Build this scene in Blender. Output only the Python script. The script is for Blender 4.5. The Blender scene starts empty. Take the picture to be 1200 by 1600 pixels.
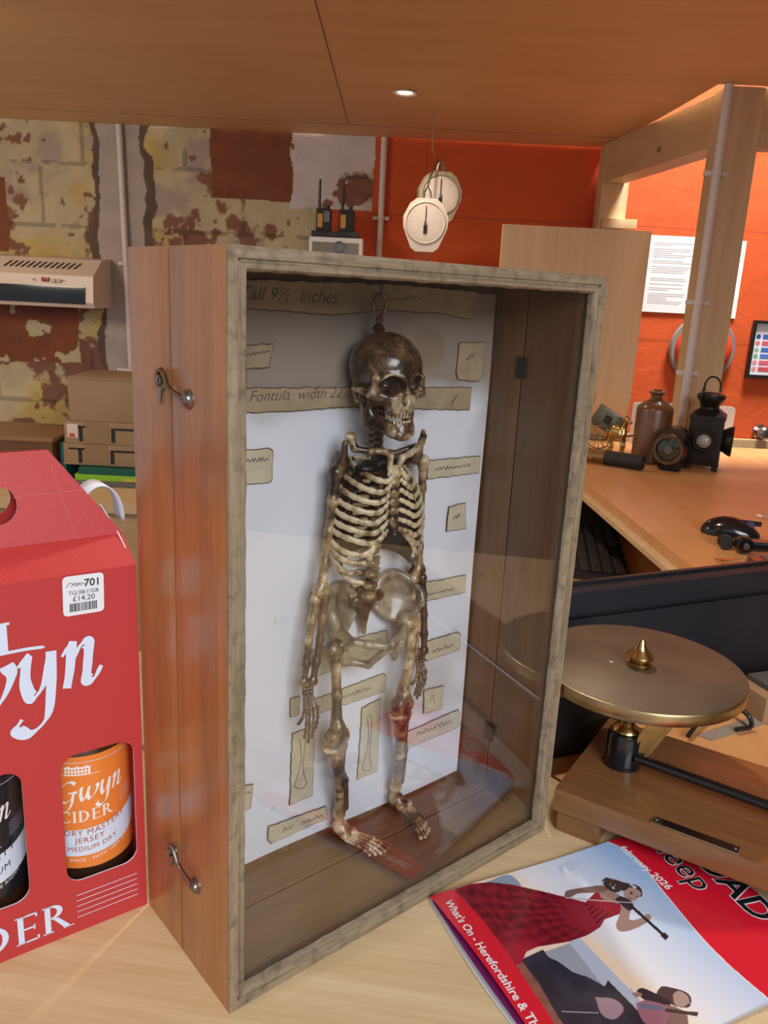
import bpy, bmesh, math, random
import numpy as np
from mathutils import Vector, Matrix
random.seed(7); rng = np.random.default_rng(5)
scn = bpy.context.scene
COL = scn.collection
PI = math.pi

# ------------------------------------------------------------------ camera
FPX, PITCH, ROLL, CH = 1265.53, 0.26116, 0.04916, 0.47786
fw = np.array([0, math.cos(PITCH), -math.sin(PITCH)])
_r0 = np.array([1., 0, 0]); _u0 = np.array([0, math.sin(PITCH), math.cos(PITCH)])
rt = math.cos(ROLL)*_r0 + math.sin(ROLL)*_u0
up = -math.sin(ROLL)*_r0 + math.cos(ROLL)*_u0
CP = np.array([0, 0, CH])
cam = bpy.data.cameras.new('camera'); camo = bpy.data.objects.new('camera', cam); COL.objects.link(camo)
cam.sensor_fit = 'VERTICAL'; cam.sensor_height = 36; cam.lens = FPX/1600*36
cam.clip_start = .02
camo.matrix_world = Matrix(((rt[0], up[0], -fw[0], 0), (rt[1], up[1], -fw[1], 0), (rt[2], up[2], -fw[2], CH), (0, 0, 0, 1)))
scn.camera = camo
# ------------------------------------------------------------------ light
scn.view_settings.view_transform = 'Standard'; scn.view_settings.look = 'None'
scn.view_settings.gamma = 1; scn.view_settings.use_curve_mapping = False
scn.view_settings.exposure = 0.36
w = bpy.data.worlds.new('world'); scn.world = w; w.use_nodes = True
w.node_tree.nodes['Background'].inputs[0].default_value = (.80, .84, .92, 1)
w.node_tree.nodes['Background'].inputs[1].default_value = .40
def lamp(name, kind, loc, target, energy, color, size=.5, size_y=None, spot=None, blend=.5, rad=.03):
    l = bpy.data.lights.new(name, kind); l.energy = energy; l.color = color
    if kind == 'AREA':
        l.size = size
        if size_y: l.shape = 'RECTANGLE'; l.size_y = size_y
    elif kind == 'SPOT':
        l.spot_size = spot; l.spot_blend = blend; l.shadow_soft_size = rad
    else: l.shadow_soft_size = rad
    o = bpy.data.objects.new(name, l); COL.objects.link(o); o.location = loc
    o.rotation_euler = (Vector(target)-Vector(loc)).to_track_quat('-Z', 'Y').to_euler()
    return o
lamp('window_daylight', 'AREA', (1.0, -1.7, 1.5), (.1, .6, .2), 54, (.90, .94, 1), 1.5, 1.2)
lamp('side_strip_light', 'AREA', (1.40, 2.75, 2.7), (1.25, 3.3, .3), 135, (1, .93, .85), .6, .5)
lamp('back_wall_fill', 'AREA', (-1.75, 1.5, .95), (-1.3, 3.4, .3), 10, (1, .86, .68), .5, .4)  # unseen warm fill, added to brighten the peeling wall

# ------------------------------------------------------------------ geometry helpers
def ray(x, y): return fw+(x-600)/FPX*rt-(y-800)/FPX*up
def onz(x, y, z=0):
    d = ray(x, y); return CP+d*(z-CH)/d[2]
def ony(x, y, Y):
    d = ray(x, y); return CP+d*Y/d[1]
CA = .70642; CO = np.array([-.088525, .443783, 0.]); CW, CD, CHT = .33382, .1284, .5
cu_ = np.array([math.cos(CA), math.sin(CA), 0]); cv_ = np.array([-math.sin(CA), math.cos(CA), 0])
def case_uz(x, y, dep=0.):
    d = ray(x, y); t = ((CO+cv_*dep-CP)@cv_)/(d@cv_); P = CP+d*t
    return (float((P-CO)@cu_), float(P[2]))

def mesh(name, verts, faces, mat=None, parent=None, smooth=False, loc=None):
    me = bpy.data.meshes.new(name)
    me.from_pydata([tuple(map(float, v)) for v in verts], [], [tuple(map(int, f)) for f in faces]); me.update()
    o = bpy.data.objects.new(name, me); COL.objects.link(o)
    if mat: me.materials.append(mat)
    if parent: o.parent = parent
    if smooth: me.polygons.foreach_set('use_smooth', [True]*len(me.polygons))
    if loc is not None: o.location = loc
    return o
def frombm(name, bm, mat, parent=None, smooth=False):
    me = bpy.data.meshes.new(name); bm.to_mesh(me); bm.free()
    o = bpy.data.objects.new(name, me); COL.objects.link(o)
    if mat: me.materials.append(mat)
    if parent: o.parent = parent
    if smooth:
        me.polygons.foreach_set('use_smooth', [True]*len(me.polygons))
    return o
def autosmooth(o, ang=35):
    me = o.data; bm = bmesh.new(); bm.from_mesh(me)
    for e in bm.edges:
        e.smooth = not (len(e.link_faces) == 2 and e.calc_face_angle(0) > math.radians(ang))
    for f in bm.faces: f.smooth = True
    bm.to_mesh(me); bm.free(); return o
class MB:
    def __init__(s): s.v = []; s.f = []
    def add(s, vs, fs):
        n = len(s.v); s.v += [tuple(map(float, v)) for v in vs]; s.f += [tuple(i+n for i in f) for f in fs]; return s
    def box(s, x0, x1, y0, y1, z0, z1, bev=0, rot=0, piv=None):
        bm = bmesh.new(); bmesh.ops.create_cube(bm, size=1)
        for v in bm.verts:
            v.co = Vector(((x0+x1)/2+v.co.x*(x1-x0), (y0+y1)/2+v.co.y*(y1-y0), (z0+z1)/2+v.co.z*(z1-z0)))
        if bev: bmesh.ops.bevel(bm, geom=bm.edges[:], offset=bev, segments=2, affect='EDGES', profile=.7)
        bm.verts.index_update()
        vs = [v.co.copy() for v in bm.verts]; fs = [[v.index for v in f.verts] for f in bm.faces]; bm.free()
        if rot:
            p = Vector(piv or ((x0+x1)/2, (y0+y1)/2, 0)); R = Matrix.Rotation(rot, 3, 'Z')
            vs = [R@(v-p)+p for v in vs]
        return s.add(vs, fs)
    def tube(s, pts, r, n=12, caps=True, flat=None):
        P = [Vector(p) for p in pts]; R = r if hasattr(r, '__len__') else [r]*len(P)
        vs = []; prev = None
        for i, p in enumerate(P):
            t = (P[min(i+1, len(P)-1)]-P[max(i-1, 0)]).normalized()
            if prev is None:
                a = Vector((0, 0, 1)) if abs(t.z) < .9 else Vector((1, 0, 0)); prev = t.cross(a).normalized()
            prev = (prev-t*prev.dot(t)).normalized(); b = t.cross(prev)
            for k in range(n):
                q = 2*PI*k/n; vs.append(p+(prev*math.cos(q)+b*math.sin(q)*(flat or 1))*R[i])
        fs = []
        for i in range(len(P)-1):
            for k in range(n):
                k2 = (k+1) % n; fs.append((i*n+k, i*n+k2, (i+1)*n+k2, (i+1)*n+k))
        if caps: fs.append(tuple(range(n))[::-1]); fs.append(tuple((len(P)-1)*n+k for k in range(n)))
        return s.add(vs, fs)
    def lathe(s, prof, c=(0, 0, 0), n=32, axis='z', M=None):
        vs = []; 
        for (r, z) in prof:
            for k in range(n):
                q = 2*PI*k/n; v = Vector((r*math.cos(q), r*math.sin(q), z))
                if axis == 'y': v = Vector((v.x, v.z, v.y))
                if axis == 'x': v = Vector((v.z, v.x, v.y))
                if M: v = M@v
                vs.append(v+Vector(c))
        fs = []
        for i in range(len(prof)-1):
            for k in range(n):
                k2 = (k+1) % n; fs.append((i*n+k, i*n+k2, (i+1)*n+k2, (i+1)*n+k))
        return s.add(vs, fs)
    def prism(s, poly, z0, z1):
        n = len(poly); vs = [(p[0], p[1], z0) for p in poly]+[(p[0], p[1], z1) for p in poly]
        fs = [tuple(range(n))[::-1], tuple(range(n, 2*n))]+[(i, (i+1) % n, n+(i+1) % n, n+i) for i in range(n)]
        return s.add(vs, fs)
    def ell(s, c, r, n=20, m=12):
        vs = []; fs = []
        for i in range(m+1):
            a = PI*i/m
            for k in range(n):
                q = 2*PI*k/n; vs.append((c[0]+r[0]*math.sin(a)*math.cos(q), c[1]+r[1]*math.sin(a)*math.sin(q), c[2]+r[2]*math.cos(a)))
        for i in range(m):
            for k in range(n):
                k2 = (k+1) % n; fs.append((i*n+k, (i+1)*n+k, (i+1)*n+k2, i*n+k2))
        return s.add(vs, fs)
    def xf(s, M, start=0):
        for i in range(start, len(s.v)): s.v[i] = tuple(M@Vector(s.v[i]))
        return s
    def build(s, name, mat, parent=None, smooth=True, ang=35):
        bm = bmesh.new(); vv = [bm.verts.new(v) for v in s.v]
        for f in s.f:
            try: bm.faces.new([vv[i] for i in f])
            except ValueError: pass
        bmesh.ops.remove_doubles(bm, verts=bm.verts[:], dist=1e-6)
        bmesh.ops.recalc_face_normals(bm, faces=bm.faces[:])
        o = frombm(name, bm, mat, parent)
        return autosmooth(o, ang) if smooth else o
def thing(name, label, cat, loc=(0, 0, 0), rz=0, group=None):
    o = bpy.data.objects.new(name, None); COL.objects.link(o); o.empty_display_size = .02
    o.location = [float(c) for c in loc]; o.rotation_euler = (0, 0, rz); return tag(o, label, cat, group)
def tag(o, label, cat, group=None):
    o['label'] = label; o['category'] = cat
    if group: o['group'] = group
    return o
def struct(o): o['kind'] = 'structure'; return o
def lab(o, l): o['label'] = l; return o

def flat_shape(outer, holes, thick=0, bev=0):
    """2-D filled outline with holes -> (verts, faces) in the xy plane"""
    c = bpy.data.curves.new('tmp', 'CURVE'); c.dimensions = '2D'; c.fill_mode = 'BOTH'; c.extrude = thick/2
    for poly in [outer]+list(holes):
        sp = c.splines.new('POLY'); sp.points.add(len(poly)-1); sp.use_cyclic_u = True
        for i, p in enumerate(poly): sp.points[i].co = (p[0], p[1], 0, 1)
    return curve_mesh(c)
def curve_mesh(c):
    o = bpy.data.objects.new('tmp', c); COL.objects.link(o); dg = bpy.context.evaluated_depsgraph_get()
    me = bpy.data.meshes.new_from_object(o.evaluated_get(dg))
    vs = [v.co.copy() for v in me.vertices]; fs = [tuple(p.vertices) for p in me.polygons]
    bpy.data.objects.remove(o); bpy.data.curves.remove(c); bpy.data.meshes.remove(me)
    return vs, fs
def text(s, size, align='LEFT', offset=0, shear=0, space=1., extrude=0):
    c = bpy.data.curves.new('tmp', 'FONT'); c.body = s; c.size = size; c.align_x = align; c.offset = offset
    c.shear = shear; c.space_character = space; c.extrude = extrude; c.resolution_u = 3
    return curve_mesh(c)
def rrect(x0, x1, y0, y1, r, n=6):
    out = []
    for cx, cy, a in ((x1-r, y1-r, 0), (x0+r, y1-r, 90), (x0+r, y0+r, 180), (x1-r, y0+r, 270)):
        for k in range(n+1):
            q = math.radians(a+90*k/n); out.append((cx+r*math.cos(q), cy+r*math.sin(q)))
    return out
def catmull(P, n=8):
    P = [np.array(p, float) for p in P]; Q = [2*P[0]-P[1]]+P+[2*P[-1]-P[-2]]; out = []
    for i in range(1, len(Q)-2):
        for k in range(n):
            t = k/n; a, b, c, d = Q[i-1], Q[i], Q[i+1], Q[i+2]
            out.append(.5*((2*b)+(-a+c)*t+(2*a-5*b+4*c-d)*t*t+(-a+3*b-3*c+d)*t**3))
    out.append(P[-1]); return out
def stroke2d(P, width, nib=None):
    """2-D ribbon; width number/list, or fixed nib vector (calligraphic)"""
    P = [np.array(p[:2], float) for p in P]; n = len(P); vs = []
    for i, p in enumerate(P):
        if nib is not None: o = np.array(nib)/2
        else:
            t = P[min(i+1, n-1)]-P[max(i-1, 0)]; t = t/(np.linalg.norm(t)+1e-9)
            wd = width[i] if hasattr(width, '__len__') else width
            o = np.array([-t[1], t[0]])*wd/2
        vs += [(p[0]+o[0], p[1]+o[1], 0), (p[0]-o[0], p[1]-o[1], 0)]
    return vs, [(2*i, 2*i+1, 2*i+3, 2*i+2) for i in range(n-1)]

# ------------------------------------------------------------------ materials
def newmat(name):
    m = bpy.data.materials.new(name); m.use_nodes = True
    return m, m.node_tree, m.node_tree.nodes['Principled BSDF']
def P(name, col, rough=.5, metal=0, coat=0, noise=0, nscale=40, bump=0, bscale=200, spec=.5, emis=0, trans=0, noisecol=None):
    m, nt, b = newmat(name)
    b.inputs['Base Color'].default_value = (*col, 1); b.inputs['Roughness'].default_value = rough
    b.inputs['Metallic'].default_value = metal; b.inputs['Coat Weight'].default_value = coat
    b.inputs['Coat Roughness'].default_value = .1; b.inputs['Specular IOR Level'].default_value = spec
    b.inputs['Transmission Weight'].default_value = trans
    if emis:
        b.inputs['Emission Color'].default_value = (*col, 1); b.inputs['Emission Strength'].default_value = emis
    tc = nt.nodes.new('ShaderNodeTexCoord')
    if noise:
        n = nt.nodes.new('ShaderNodeTexNoise'); n.inputs['Scale'].default_value = nscale; n.inputs['Detail'].default_value = 8
        nt.links.new(tc.outputs['Object'], n.inputs['Vector'])
        r = nt.nodes.new('ShaderNodeMix'); r.data_type = 'RGBA'
        mp = nt.nodes.new('ShaderNodeMapRange'); mp.inputs[1].default_value = .35; mp.inputs[2].default_value = .7
        nt.links.new(n.outputs['Fac'], mp.inputs[0]); nt.links.new(mp.outputs[0], r.inputs[0])
        r.inputs[6].default_value = (*col, 1)
        c2 = noisecol or [c*(1-noise) for c in col]; r.inputs[7].default_value = (*c2, 1)
        nt.links.new(r.outputs[2], b.inputs['Base Color'])
    if bump:
        n2 = nt.nodes.new('ShaderNodeTexNoise'); n2.inputs['Scale'].default_value = bscale; n2.inputs['Detail'].default_value = 6
        nt.links.new(tc.outputs['Object'], n2.inputs['Vector'])
        bp = nt.nodes.new('ShaderNodeBump'); bp.inputs['Strength'].default_value = bump; bp.inputs['Distance'].default_value = .002
        nt.links.new(n2.outputs['Fac'], bp.inputs['Height']); nt.links.new(bp.outputs[0], b.inputs['Normal'])
    return m
def wood(name, c1, c2, rot=0, axis='x', scale=1., rough=.45, coat=0, stain=None, stain_amt=.5, band=6, knots=False, bump=.1, stain_scale=7, contrast=(.3, .7)):
    m, nt, b = newmat(name); N = nt.nodes; L = nt.links
    tc = N.new('ShaderNodeTexCoord'); mp = N.new('ShaderNodeMapping'); mp.vector_type = 'POINT'
    mp.inputs['Rotation'].default_value = (0, 0, rot)
    s = [band*4]*3; s['xyz'.index(axis)] = band*.22
    mp2 = N.new('ShaderNodeMapping'); mp2.inputs['Scale'].default_value = [v*scale for v in s]
    L.new(tc.outputs['Object'], mp.inputs[0]); L.new(mp.outputs[0], mp2.inputs[0])
    n = N.new('ShaderNodeTexNoise'); n.inputs['Scale'].default_value = 1; n.inputs['Detail'].default_value = 5; n.inputs['Distortion'].default_value = .6
    L.new(mp2.outputs[0], n.inputs['Vector'])
    n2 = N.new('ShaderNodeTexNoise'); n2.inputs['Scale'].default_value = 6; n2.inputs['Detail'].default_value = 8; L.new(mp2.outputs[0], n2.inputs['Vector'])
    mx = N.new('ShaderNodeMath'); mx.operation = 'MULTIPLY_ADD'; mx.inputs[1].default_value = .35
    L.new(n2.outputs['Fac'], mx.inputs[0]); 
    mm = N.new('ShaderNodeMath'); mm.operation = 'MULTIPLY'; mm.inputs[1].default_value = .65; L.new(n.outputs['Fac'], mm.inputs[0]); L.new(mm.outputs[0], mx.inputs[2])
    r = N.new('ShaderNodeMapRange'); r.inputs[1].default_value = contrast[0]; r.inputs[2].default_value = contrast[1]; L.new(mx.outputs[0], r.inputs[0])
    mix = N.new('ShaderNodeMix'); mix.data_type = 'RGBA'; mix.inputs[6].default_value = (*c1, 1); mix.inputs[7].default_value = (*c2, 1); L.new(r.outputs[0], mix.inputs[0])
    out = mix.outputs[2]
    if knots:
        vr = N.new('ShaderNodeTexVoronoi'); vr.inputs['Scale'].default_value = 5.; 
        ms = N.new('ShaderNodeMapping'); sc = [1.6]*3; sc['xyz'.index(axis)] = .8; ms.inputs['Scale'].default_value = [q*scale for q in sc]
        L.new(mp.outputs[0], ms.inputs[0]); L.new(ms.outputs[0], vr.inputs['Vector'])
        kr = N.new('ShaderNodeMapRange'); kr.inputs[1].default_value = .10; kr.inputs[2].default_value = .04; L.new(vr.outputs['Distance'], kr.inputs[0])
        k = N.new('ShaderNodeMix'); k.data_type = 'RGBA'; L.new(kr.outputs[0], k.inputs[0]); L.new(out, k.inputs[6]); k.inputs[7].default_value = (c2[0]*.45, c2[1]*.35, c2[2]*.3, 1); out = k.outputs[2]
    if stain:
        ns = N.new('ShaderNodeTexNoise'); ns.inputs['Scale'].default_value = stain_scale; ns.inputs['Detail'].default_value = 6; L.new(tc.outputs['Object'], ns.inputs['Vector'])
        sr = N.new('ShaderNodeMapRange'); sr.inputs[1].default_value = .5; sr.inputs[2].default_value = .75; sr.inputs[4].default_value = stain_amt; L.new(ns.outputs['Fac'], sr.inputs[0])
        k = N.new('ShaderNodeMix'); k.data_type = 'RGBA'; L.new(sr.outputs[0], k.inputs[0]); L.new(out, k.inputs[6]); k.inputs[7].default_value = (*stain, 1); out = k.outputs[2]
    L.new(out, b.inputs['Base Color']); b.inputs['Roughness'].default_value = rough
    b.inputs['Coat Weight'].default_value = coat; b.inputs['Coat Roughness'].default_value = .18
    if bump:
        bp = N.new('ShaderNodeBump'); bp.inputs['Strength'].default_value = bump; bp.inputs['Distance'].default_value = .001
        L.new(mx.outputs[0], bp.inputs['Height']); L.new(bp.outputs[0], b.inputs['Normal'])
    return m
def vcolmat(name, rough=.4, coat=0, spec=.5):
    m, nt, b = newmat(name); a = nt.nodes.new('ShaderNodeVertexColor'); a.layer_name = 'Col'
    nt.links.new(a.outputs[0], b.inputs['Base Color']); b.inputs['Roughness'].default_value = rough; b.inputs['Coat Weight'].default_value = coat
    b.inputs['Coat Roughness'].default_value = .12; b.inputs['Specular IOR Level'].default_value = spec
    return m
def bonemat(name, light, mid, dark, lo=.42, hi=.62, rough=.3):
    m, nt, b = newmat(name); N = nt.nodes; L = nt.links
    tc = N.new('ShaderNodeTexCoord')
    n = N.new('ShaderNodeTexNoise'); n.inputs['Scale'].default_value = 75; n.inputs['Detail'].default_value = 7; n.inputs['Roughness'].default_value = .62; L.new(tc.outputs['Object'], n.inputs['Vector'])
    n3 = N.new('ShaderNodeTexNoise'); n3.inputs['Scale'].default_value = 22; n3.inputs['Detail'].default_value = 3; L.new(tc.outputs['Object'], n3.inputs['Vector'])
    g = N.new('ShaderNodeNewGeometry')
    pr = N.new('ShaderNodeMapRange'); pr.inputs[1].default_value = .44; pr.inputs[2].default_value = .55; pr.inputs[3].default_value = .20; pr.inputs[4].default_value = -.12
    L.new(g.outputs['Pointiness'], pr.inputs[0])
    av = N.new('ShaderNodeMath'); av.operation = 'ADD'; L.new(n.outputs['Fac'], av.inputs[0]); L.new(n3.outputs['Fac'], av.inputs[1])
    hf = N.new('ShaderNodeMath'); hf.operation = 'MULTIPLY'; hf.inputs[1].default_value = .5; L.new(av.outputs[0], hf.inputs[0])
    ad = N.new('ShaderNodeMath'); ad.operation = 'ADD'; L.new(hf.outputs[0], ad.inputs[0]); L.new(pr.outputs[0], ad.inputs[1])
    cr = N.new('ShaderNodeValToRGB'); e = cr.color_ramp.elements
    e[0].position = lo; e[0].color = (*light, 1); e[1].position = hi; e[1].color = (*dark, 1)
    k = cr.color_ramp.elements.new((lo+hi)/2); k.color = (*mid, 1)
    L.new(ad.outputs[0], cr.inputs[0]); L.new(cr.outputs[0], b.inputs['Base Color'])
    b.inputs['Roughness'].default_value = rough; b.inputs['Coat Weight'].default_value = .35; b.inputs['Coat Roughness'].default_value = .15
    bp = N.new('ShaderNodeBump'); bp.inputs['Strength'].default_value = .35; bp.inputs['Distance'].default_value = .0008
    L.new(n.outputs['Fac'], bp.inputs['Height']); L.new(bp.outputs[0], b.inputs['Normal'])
    return m
def glassmat(name, tint=(1, 1, 1), ior=1.72):
    m = bpy.data.materials.new(name); m.use_nodes = True; nt = m.node_tree; nt.nodes.clear()
    o = nt.nodes.new('ShaderNodeOutputMaterial'); mx = nt.nodes.new('ShaderNodeMixShader'); fr = nt.nodes.new('ShaderNodeFresnel'); fr.inputs[0].default_value = ior
    t = nt.nodes.new('ShaderNodeBsdfTransparent'); t.inputs[0].default_value = (*tint, 1); g = nt.nodes.new('ShaderNodeBsdfGlossy'); g.inputs['Roughness'].default_value = .01
    ge = nt.nodes.new('ShaderNodeNewGeometry'); mr = nt.nodes.new('ShaderNodeMapRange'); mr.inputs[3].default_value = ior; mr.inputs[4].default_value = 1/ior
    nt.links.new(ge.outputs['Backfacing'], mr.inputs[0]); nt.links.new(mr.outputs[0], fr.inputs[0])
    nt.links.new(fr.outputs[0], mx.inputs[0]); nt.links.new(t.outputs[0], mx.inputs[1]); nt.links.new(g.outputs[0], mx.inputs[2]); nt.links.new(mx.outputs[0], o.inputs[0])
    return m

M_pine = wood('pale_pine', (.80, .64, .39), (.56, .38, .18), rot=.12, axis='x', scale=1.3, band=7, rough=.5, knots=True, bump=.05, contrast=(.28, .74))
M_orangewood = wood('orange_wood', (.72, .37, .15), (.62, .29, .10), axis='y', rough=.35, band=7, stain=(.45, .2, .08), stain_amt=.3, bump=.03)
M_ply = wood('ceiling_board', (.84, .51, .25), (.76, .44, .20), axis='x', rough=.6, scale=.5, stain=(.66, .37, .16), stain_amt=.35, stain_scale=3, bump=.03)
M_post = wood('post_timber', (.66, .50, .29), (.52, .35, .17), axis='z', rough=.6, knots=True, scale=1.0)
M_beam = wood('beam_timber', (.62, .44, .24), (.50, .32, .15), axis='y', rough=.6, knots=True)
M_leanboard = wood('board_timber', (.74, .54, .31), (.62, .41, .21), axis='z', rough=.55, scale=.8, knots=True)
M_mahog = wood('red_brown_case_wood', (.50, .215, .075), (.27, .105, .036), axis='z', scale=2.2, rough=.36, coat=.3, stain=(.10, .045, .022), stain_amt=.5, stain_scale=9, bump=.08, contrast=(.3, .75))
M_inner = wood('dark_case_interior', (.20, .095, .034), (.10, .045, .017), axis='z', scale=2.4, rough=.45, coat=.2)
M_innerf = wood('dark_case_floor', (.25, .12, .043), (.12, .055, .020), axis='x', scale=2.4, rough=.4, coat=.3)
M_frame = wood('weathered_frame_wood', (.36, .275, .175), (.19, .135, .08), axis='z', scale=9, rough=.75, stain=(.05, .036, .022), stain_amt=.6, stain_scale=120, bump=.6, contrast=(.35, .65))
M_frameh = wood('weathered_frame_wood_across', (.36, .275, .175), (.19, .135, .08), axis='x', scale=9, rough=.75, stain=(.05, .036, .022), stain_amt=.6, stain_scale=120, bump=.6, contrast=(.35, .65))
M_scalewood = wood('walnut_scale_wood', (.29, .135, .050), (.155, .062, .022), axis='x', scale=2.5, rough=.33, coat=.3, bump=.05)
M_brass = P('aged_brass', (.38, .25, .12), .38, 1, noise=.35, nscale=30, bump=.05)
M_brassb = P('bright_brass', (.62, .44, .18), .25, 1, noise=.4, nscale=60)
M_brassd = P('dark_brass_disc', (.17, .120, .075), .55, .45, noise=.3, nscale=14, noisecol=(.115, .080, .052))
M_rim = P('brass_rim', (.52, .38, .19), .33, 1, noise=.35, nscale=50)
M_steel = P('worn_steel', (.35, .33, .30), .35, 1, noise=.5, nscale=300)
M_black = P('black_plastic', (.012, .012, .014), .38)
M_blackg = P('gloss_black', (.008, .008, .01), .15, coat=.3)
M_blackm = P('matt_black', (.015, .014, .014), .6, noise=.3)
M_navy = P('dark_navy_plastic', (.009, .013, .021), .5, noise=.35, nscale=12, noisecol=(.016, .018, .024), spec=.35)
M_white = P('white_plastic', (.72, .70, .68), .4)
M_paperw = P('white_paper', (.82, .83, .86), .6)
M_conduit = P('white_conduit', (.66, .58, .54), .4)
M_glass = glassmat('clear_pane')
M_card = P('brown_cardboard', (.36, .235, .13), .75, noise=.12, nscale=8)
M_tape = P('parcel_tape', (.30, .19, .10), .35)
M_red = P('carton_red', (.54, .042, .042), .5, noise=.22, nscale=900)
M_cwhite = P('carton_print_white', (.66, .75, .90), .5)
M_cardwhite = P('carton_raw_white', (.76, .79, .90), .6)
M_ink = P('dark_ink', (.02, .02, .022), .5)
M_cork = P('grey_ink', (.22, .22, .25), .6)

# ------------------------------------------------------------------ structure
# back wall
def fbm(x, y, f, o=4, seed=0):
    r = np.random.default_rng(seed); out = 0; amp = 1
    for k in range(o):
        g = r.random((256, 256)); X = x*f*2**k; Y = y*f*2**k
        xi = np.floor(X).astype(int); yi = np.floor(Y).astype(int); tx = X-xi; ty = Y-yi; tx = tx*tx*(3-2*tx); ty = ty*ty*(3-2*ty)
        a = g[xi % 256, yi % 256]; b = g[(xi+1) % 256, yi % 256]; c = g[xi % 256, (yi+1) % 256]; d = g[(xi+1) % 256, (yi+1) % 256]
        out = out+amp*((a*(1-tx)+b*tx)*(1-ty)+(c*(1-tx)+d*tx)*ty); amp *= .5
    return out/(2-2**(1-o))
def grid(name, nx, ny, posf, colf, mat, parent=None, smooth=True):
    """regular grid; posf(s,t)->xyz arrays, colf(s,t)->rgb"""
    s, t = np.meshgrid(np.linspace(0, 1, nx), np.linspace(0, 1, ny), indexing='xy'); s = s.ravel(); t = t.ravel()
    pos = posf(s, t); i = np.arange((ny-1)*nx).reshape(ny-1, nx)[:, :-1].ravel()
    q = np.stack([i, i+1, i+nx+1, i+nx], 1)
    me = bpy.data.meshes.new(name); me.vertices.add(len(s)); me.vertices.foreach_set('co', np.ascontiguousarray(pos, dtype=np.float32).ravel())
    me.loops.add(q.size); me.loops.foreach_set('vertex_index', q.ravel().astype(np.int32))
    me.polygons.add(len(q)); me.polygons.foreach_set('loop_start', (np.arange(len(q))*4).astype(np.int32))
    me.update(calc_edges=True); me.validate()
    c = colf(s, t); a = me.color_attributes.new('Col', 'FLOAT_COLOR', 'POINT')
    a.data.foreach_set('color', np.concatenate([c, np.ones((len(c), 1))], 1).astype(np.float32).ravel())
    me.polygons.foreach_set('use_smooth', [smooth]*len(me.polygons))
    me.materials.append(mat); o = bpy.data.objects.new(name, me); COL.objects.link(o)
    if parent: o.parent = parent
    return o
WY = 3.42
WX0, WX1, WZ0, WZ1 = -2.6, 2.8, -.92, 1.6
def wallcol(s, t):
    x = WX0+s*(WX1-WX0); z = WZ0+t*(WZ1-WZ0)
    jit = (fbm(x, z, 9, 4, 3)-.5)
    cream = np.array([.50, .41, .25]); yel = np.array([.52, .37, .12]); brown = np.array([.17, .07, .04]); grey = np.array([.38, .29, .24])
    n1 = fbm(x+3, z+7, 3.2, 5, 11)[:, None]; n2 = fbm(x+5, z+1, 7, 6, 12)[:, None]; n3 = fbm(x+1, z+9, 18, 4, 13)[:, None]
    c = cream*(1-np.clip((n1-.45)*6, 0, 1))+yel*np.clip((n1-.45)*6, 0, 1)
    c = c*(.8+.4*n3)
    gm = np.clip((fbm(x+11, z+2, 5, 5, 16)[:, None]-.56)*12, 0, 1); c = c*(1-gm)+grey*gm
    bias = .56-.05*np.clip((-z+.25)*3, -1, 1.3)[:, None]-.05*((x < -1.2)[:, None])
    m = np.clip((n2+.35*(n3-.5)-bias)*22, 0, 1); c = c*(1-m)+brown*m*(.8+.8*n3)
    ms = np.clip((fbm(x+2, z+4, 26, 4, 19)[:, None]-.66+.05*((z < .2)[:, None]))*26, 0, 1)*(n2 > .44); c = c*(1-ms)+brown*1.3*ms
    # joints
    bh, bw = .235, .40; row = np.floor((z+.02)/bh); fx = np.mod(x+.17*np.mod(row, 2)+.05, bw); fz = np.mod(z+.02, bh)
    j = ((np.minimum(fx, bw-fx) < .008+.006*jit) | (np.minimum(fz, bh-fz) < .008+.008*jit))[:, None] & (n3 > .38)
    c = np.where(j, c*.62, c)
    orange_brown = np.array([.19, .048, .015])
    def rect(x0, x1, z0, z1, e=.02): return ((x > x0+e*jit) & (x < x1+e*jit) & (z > z0+e*jit) & (z < z1+e*jit))[:, None]
    for r_ in ((-.745, -.426, .82, 1.3), (-1.72, -1.56, .58, .86), (-1.7, -1.30, .14, .39), (-2.4, -2.0, .2, .5)):
        k = rect(*r_); c = np.where(k, orange_brown*(.8+.5*n3), c)
        if r_[3] < .5: c = np.where(k & (n2 > .6), cream, c)
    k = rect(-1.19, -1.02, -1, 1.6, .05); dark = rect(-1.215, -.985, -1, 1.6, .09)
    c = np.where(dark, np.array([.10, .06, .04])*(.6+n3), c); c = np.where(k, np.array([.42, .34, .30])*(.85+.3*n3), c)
    w_ = rect(-.426, -.105, .80, 1.3, .03); c = np.where(w_ & ~((n2 > .64)), np.array([.60, .52, .50])*(.9+.2*n3), c)
    org = (x > -.105+.02*jit)[:, None] | ((x > -.3)[:, None] & (z < .80)[:, None] & (z > .45)[:, None] & (x > -.26+.12*jit)[:, None])
    oc = np.array([.60, .088, .014])*(.93+.14*n3)
    bh = .44; fz2 = np.mod(z-.79, bh); oc = np.where((np.minimum(fz2, bh-fz2) < .005)[:, None], oc*.78, oc)
    fx2 = np.mod(x-.1+.4*np.mod(np.floor((z-.79)/bh), 2), .8); oc = np.where((np.minimum(fx2, .8-fx2) < .004)[:, None], oc*.85, oc)
    c = np.where(org, oc, c)
    return np.clip(c, 0, 1)
M_wall = vcolmat('peeling_painted_blockwork', .75)
def _wallpos(s, t):
    x = WX0+s*(WX1-WX0); z = WZ0+t*(WZ1-WZ0); y = WY+(fbm(x, z, 6, 4, 2)-.5)*.004*(1+3*(x < -.1))
    return np.stack([x, y, z], 1)
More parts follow.
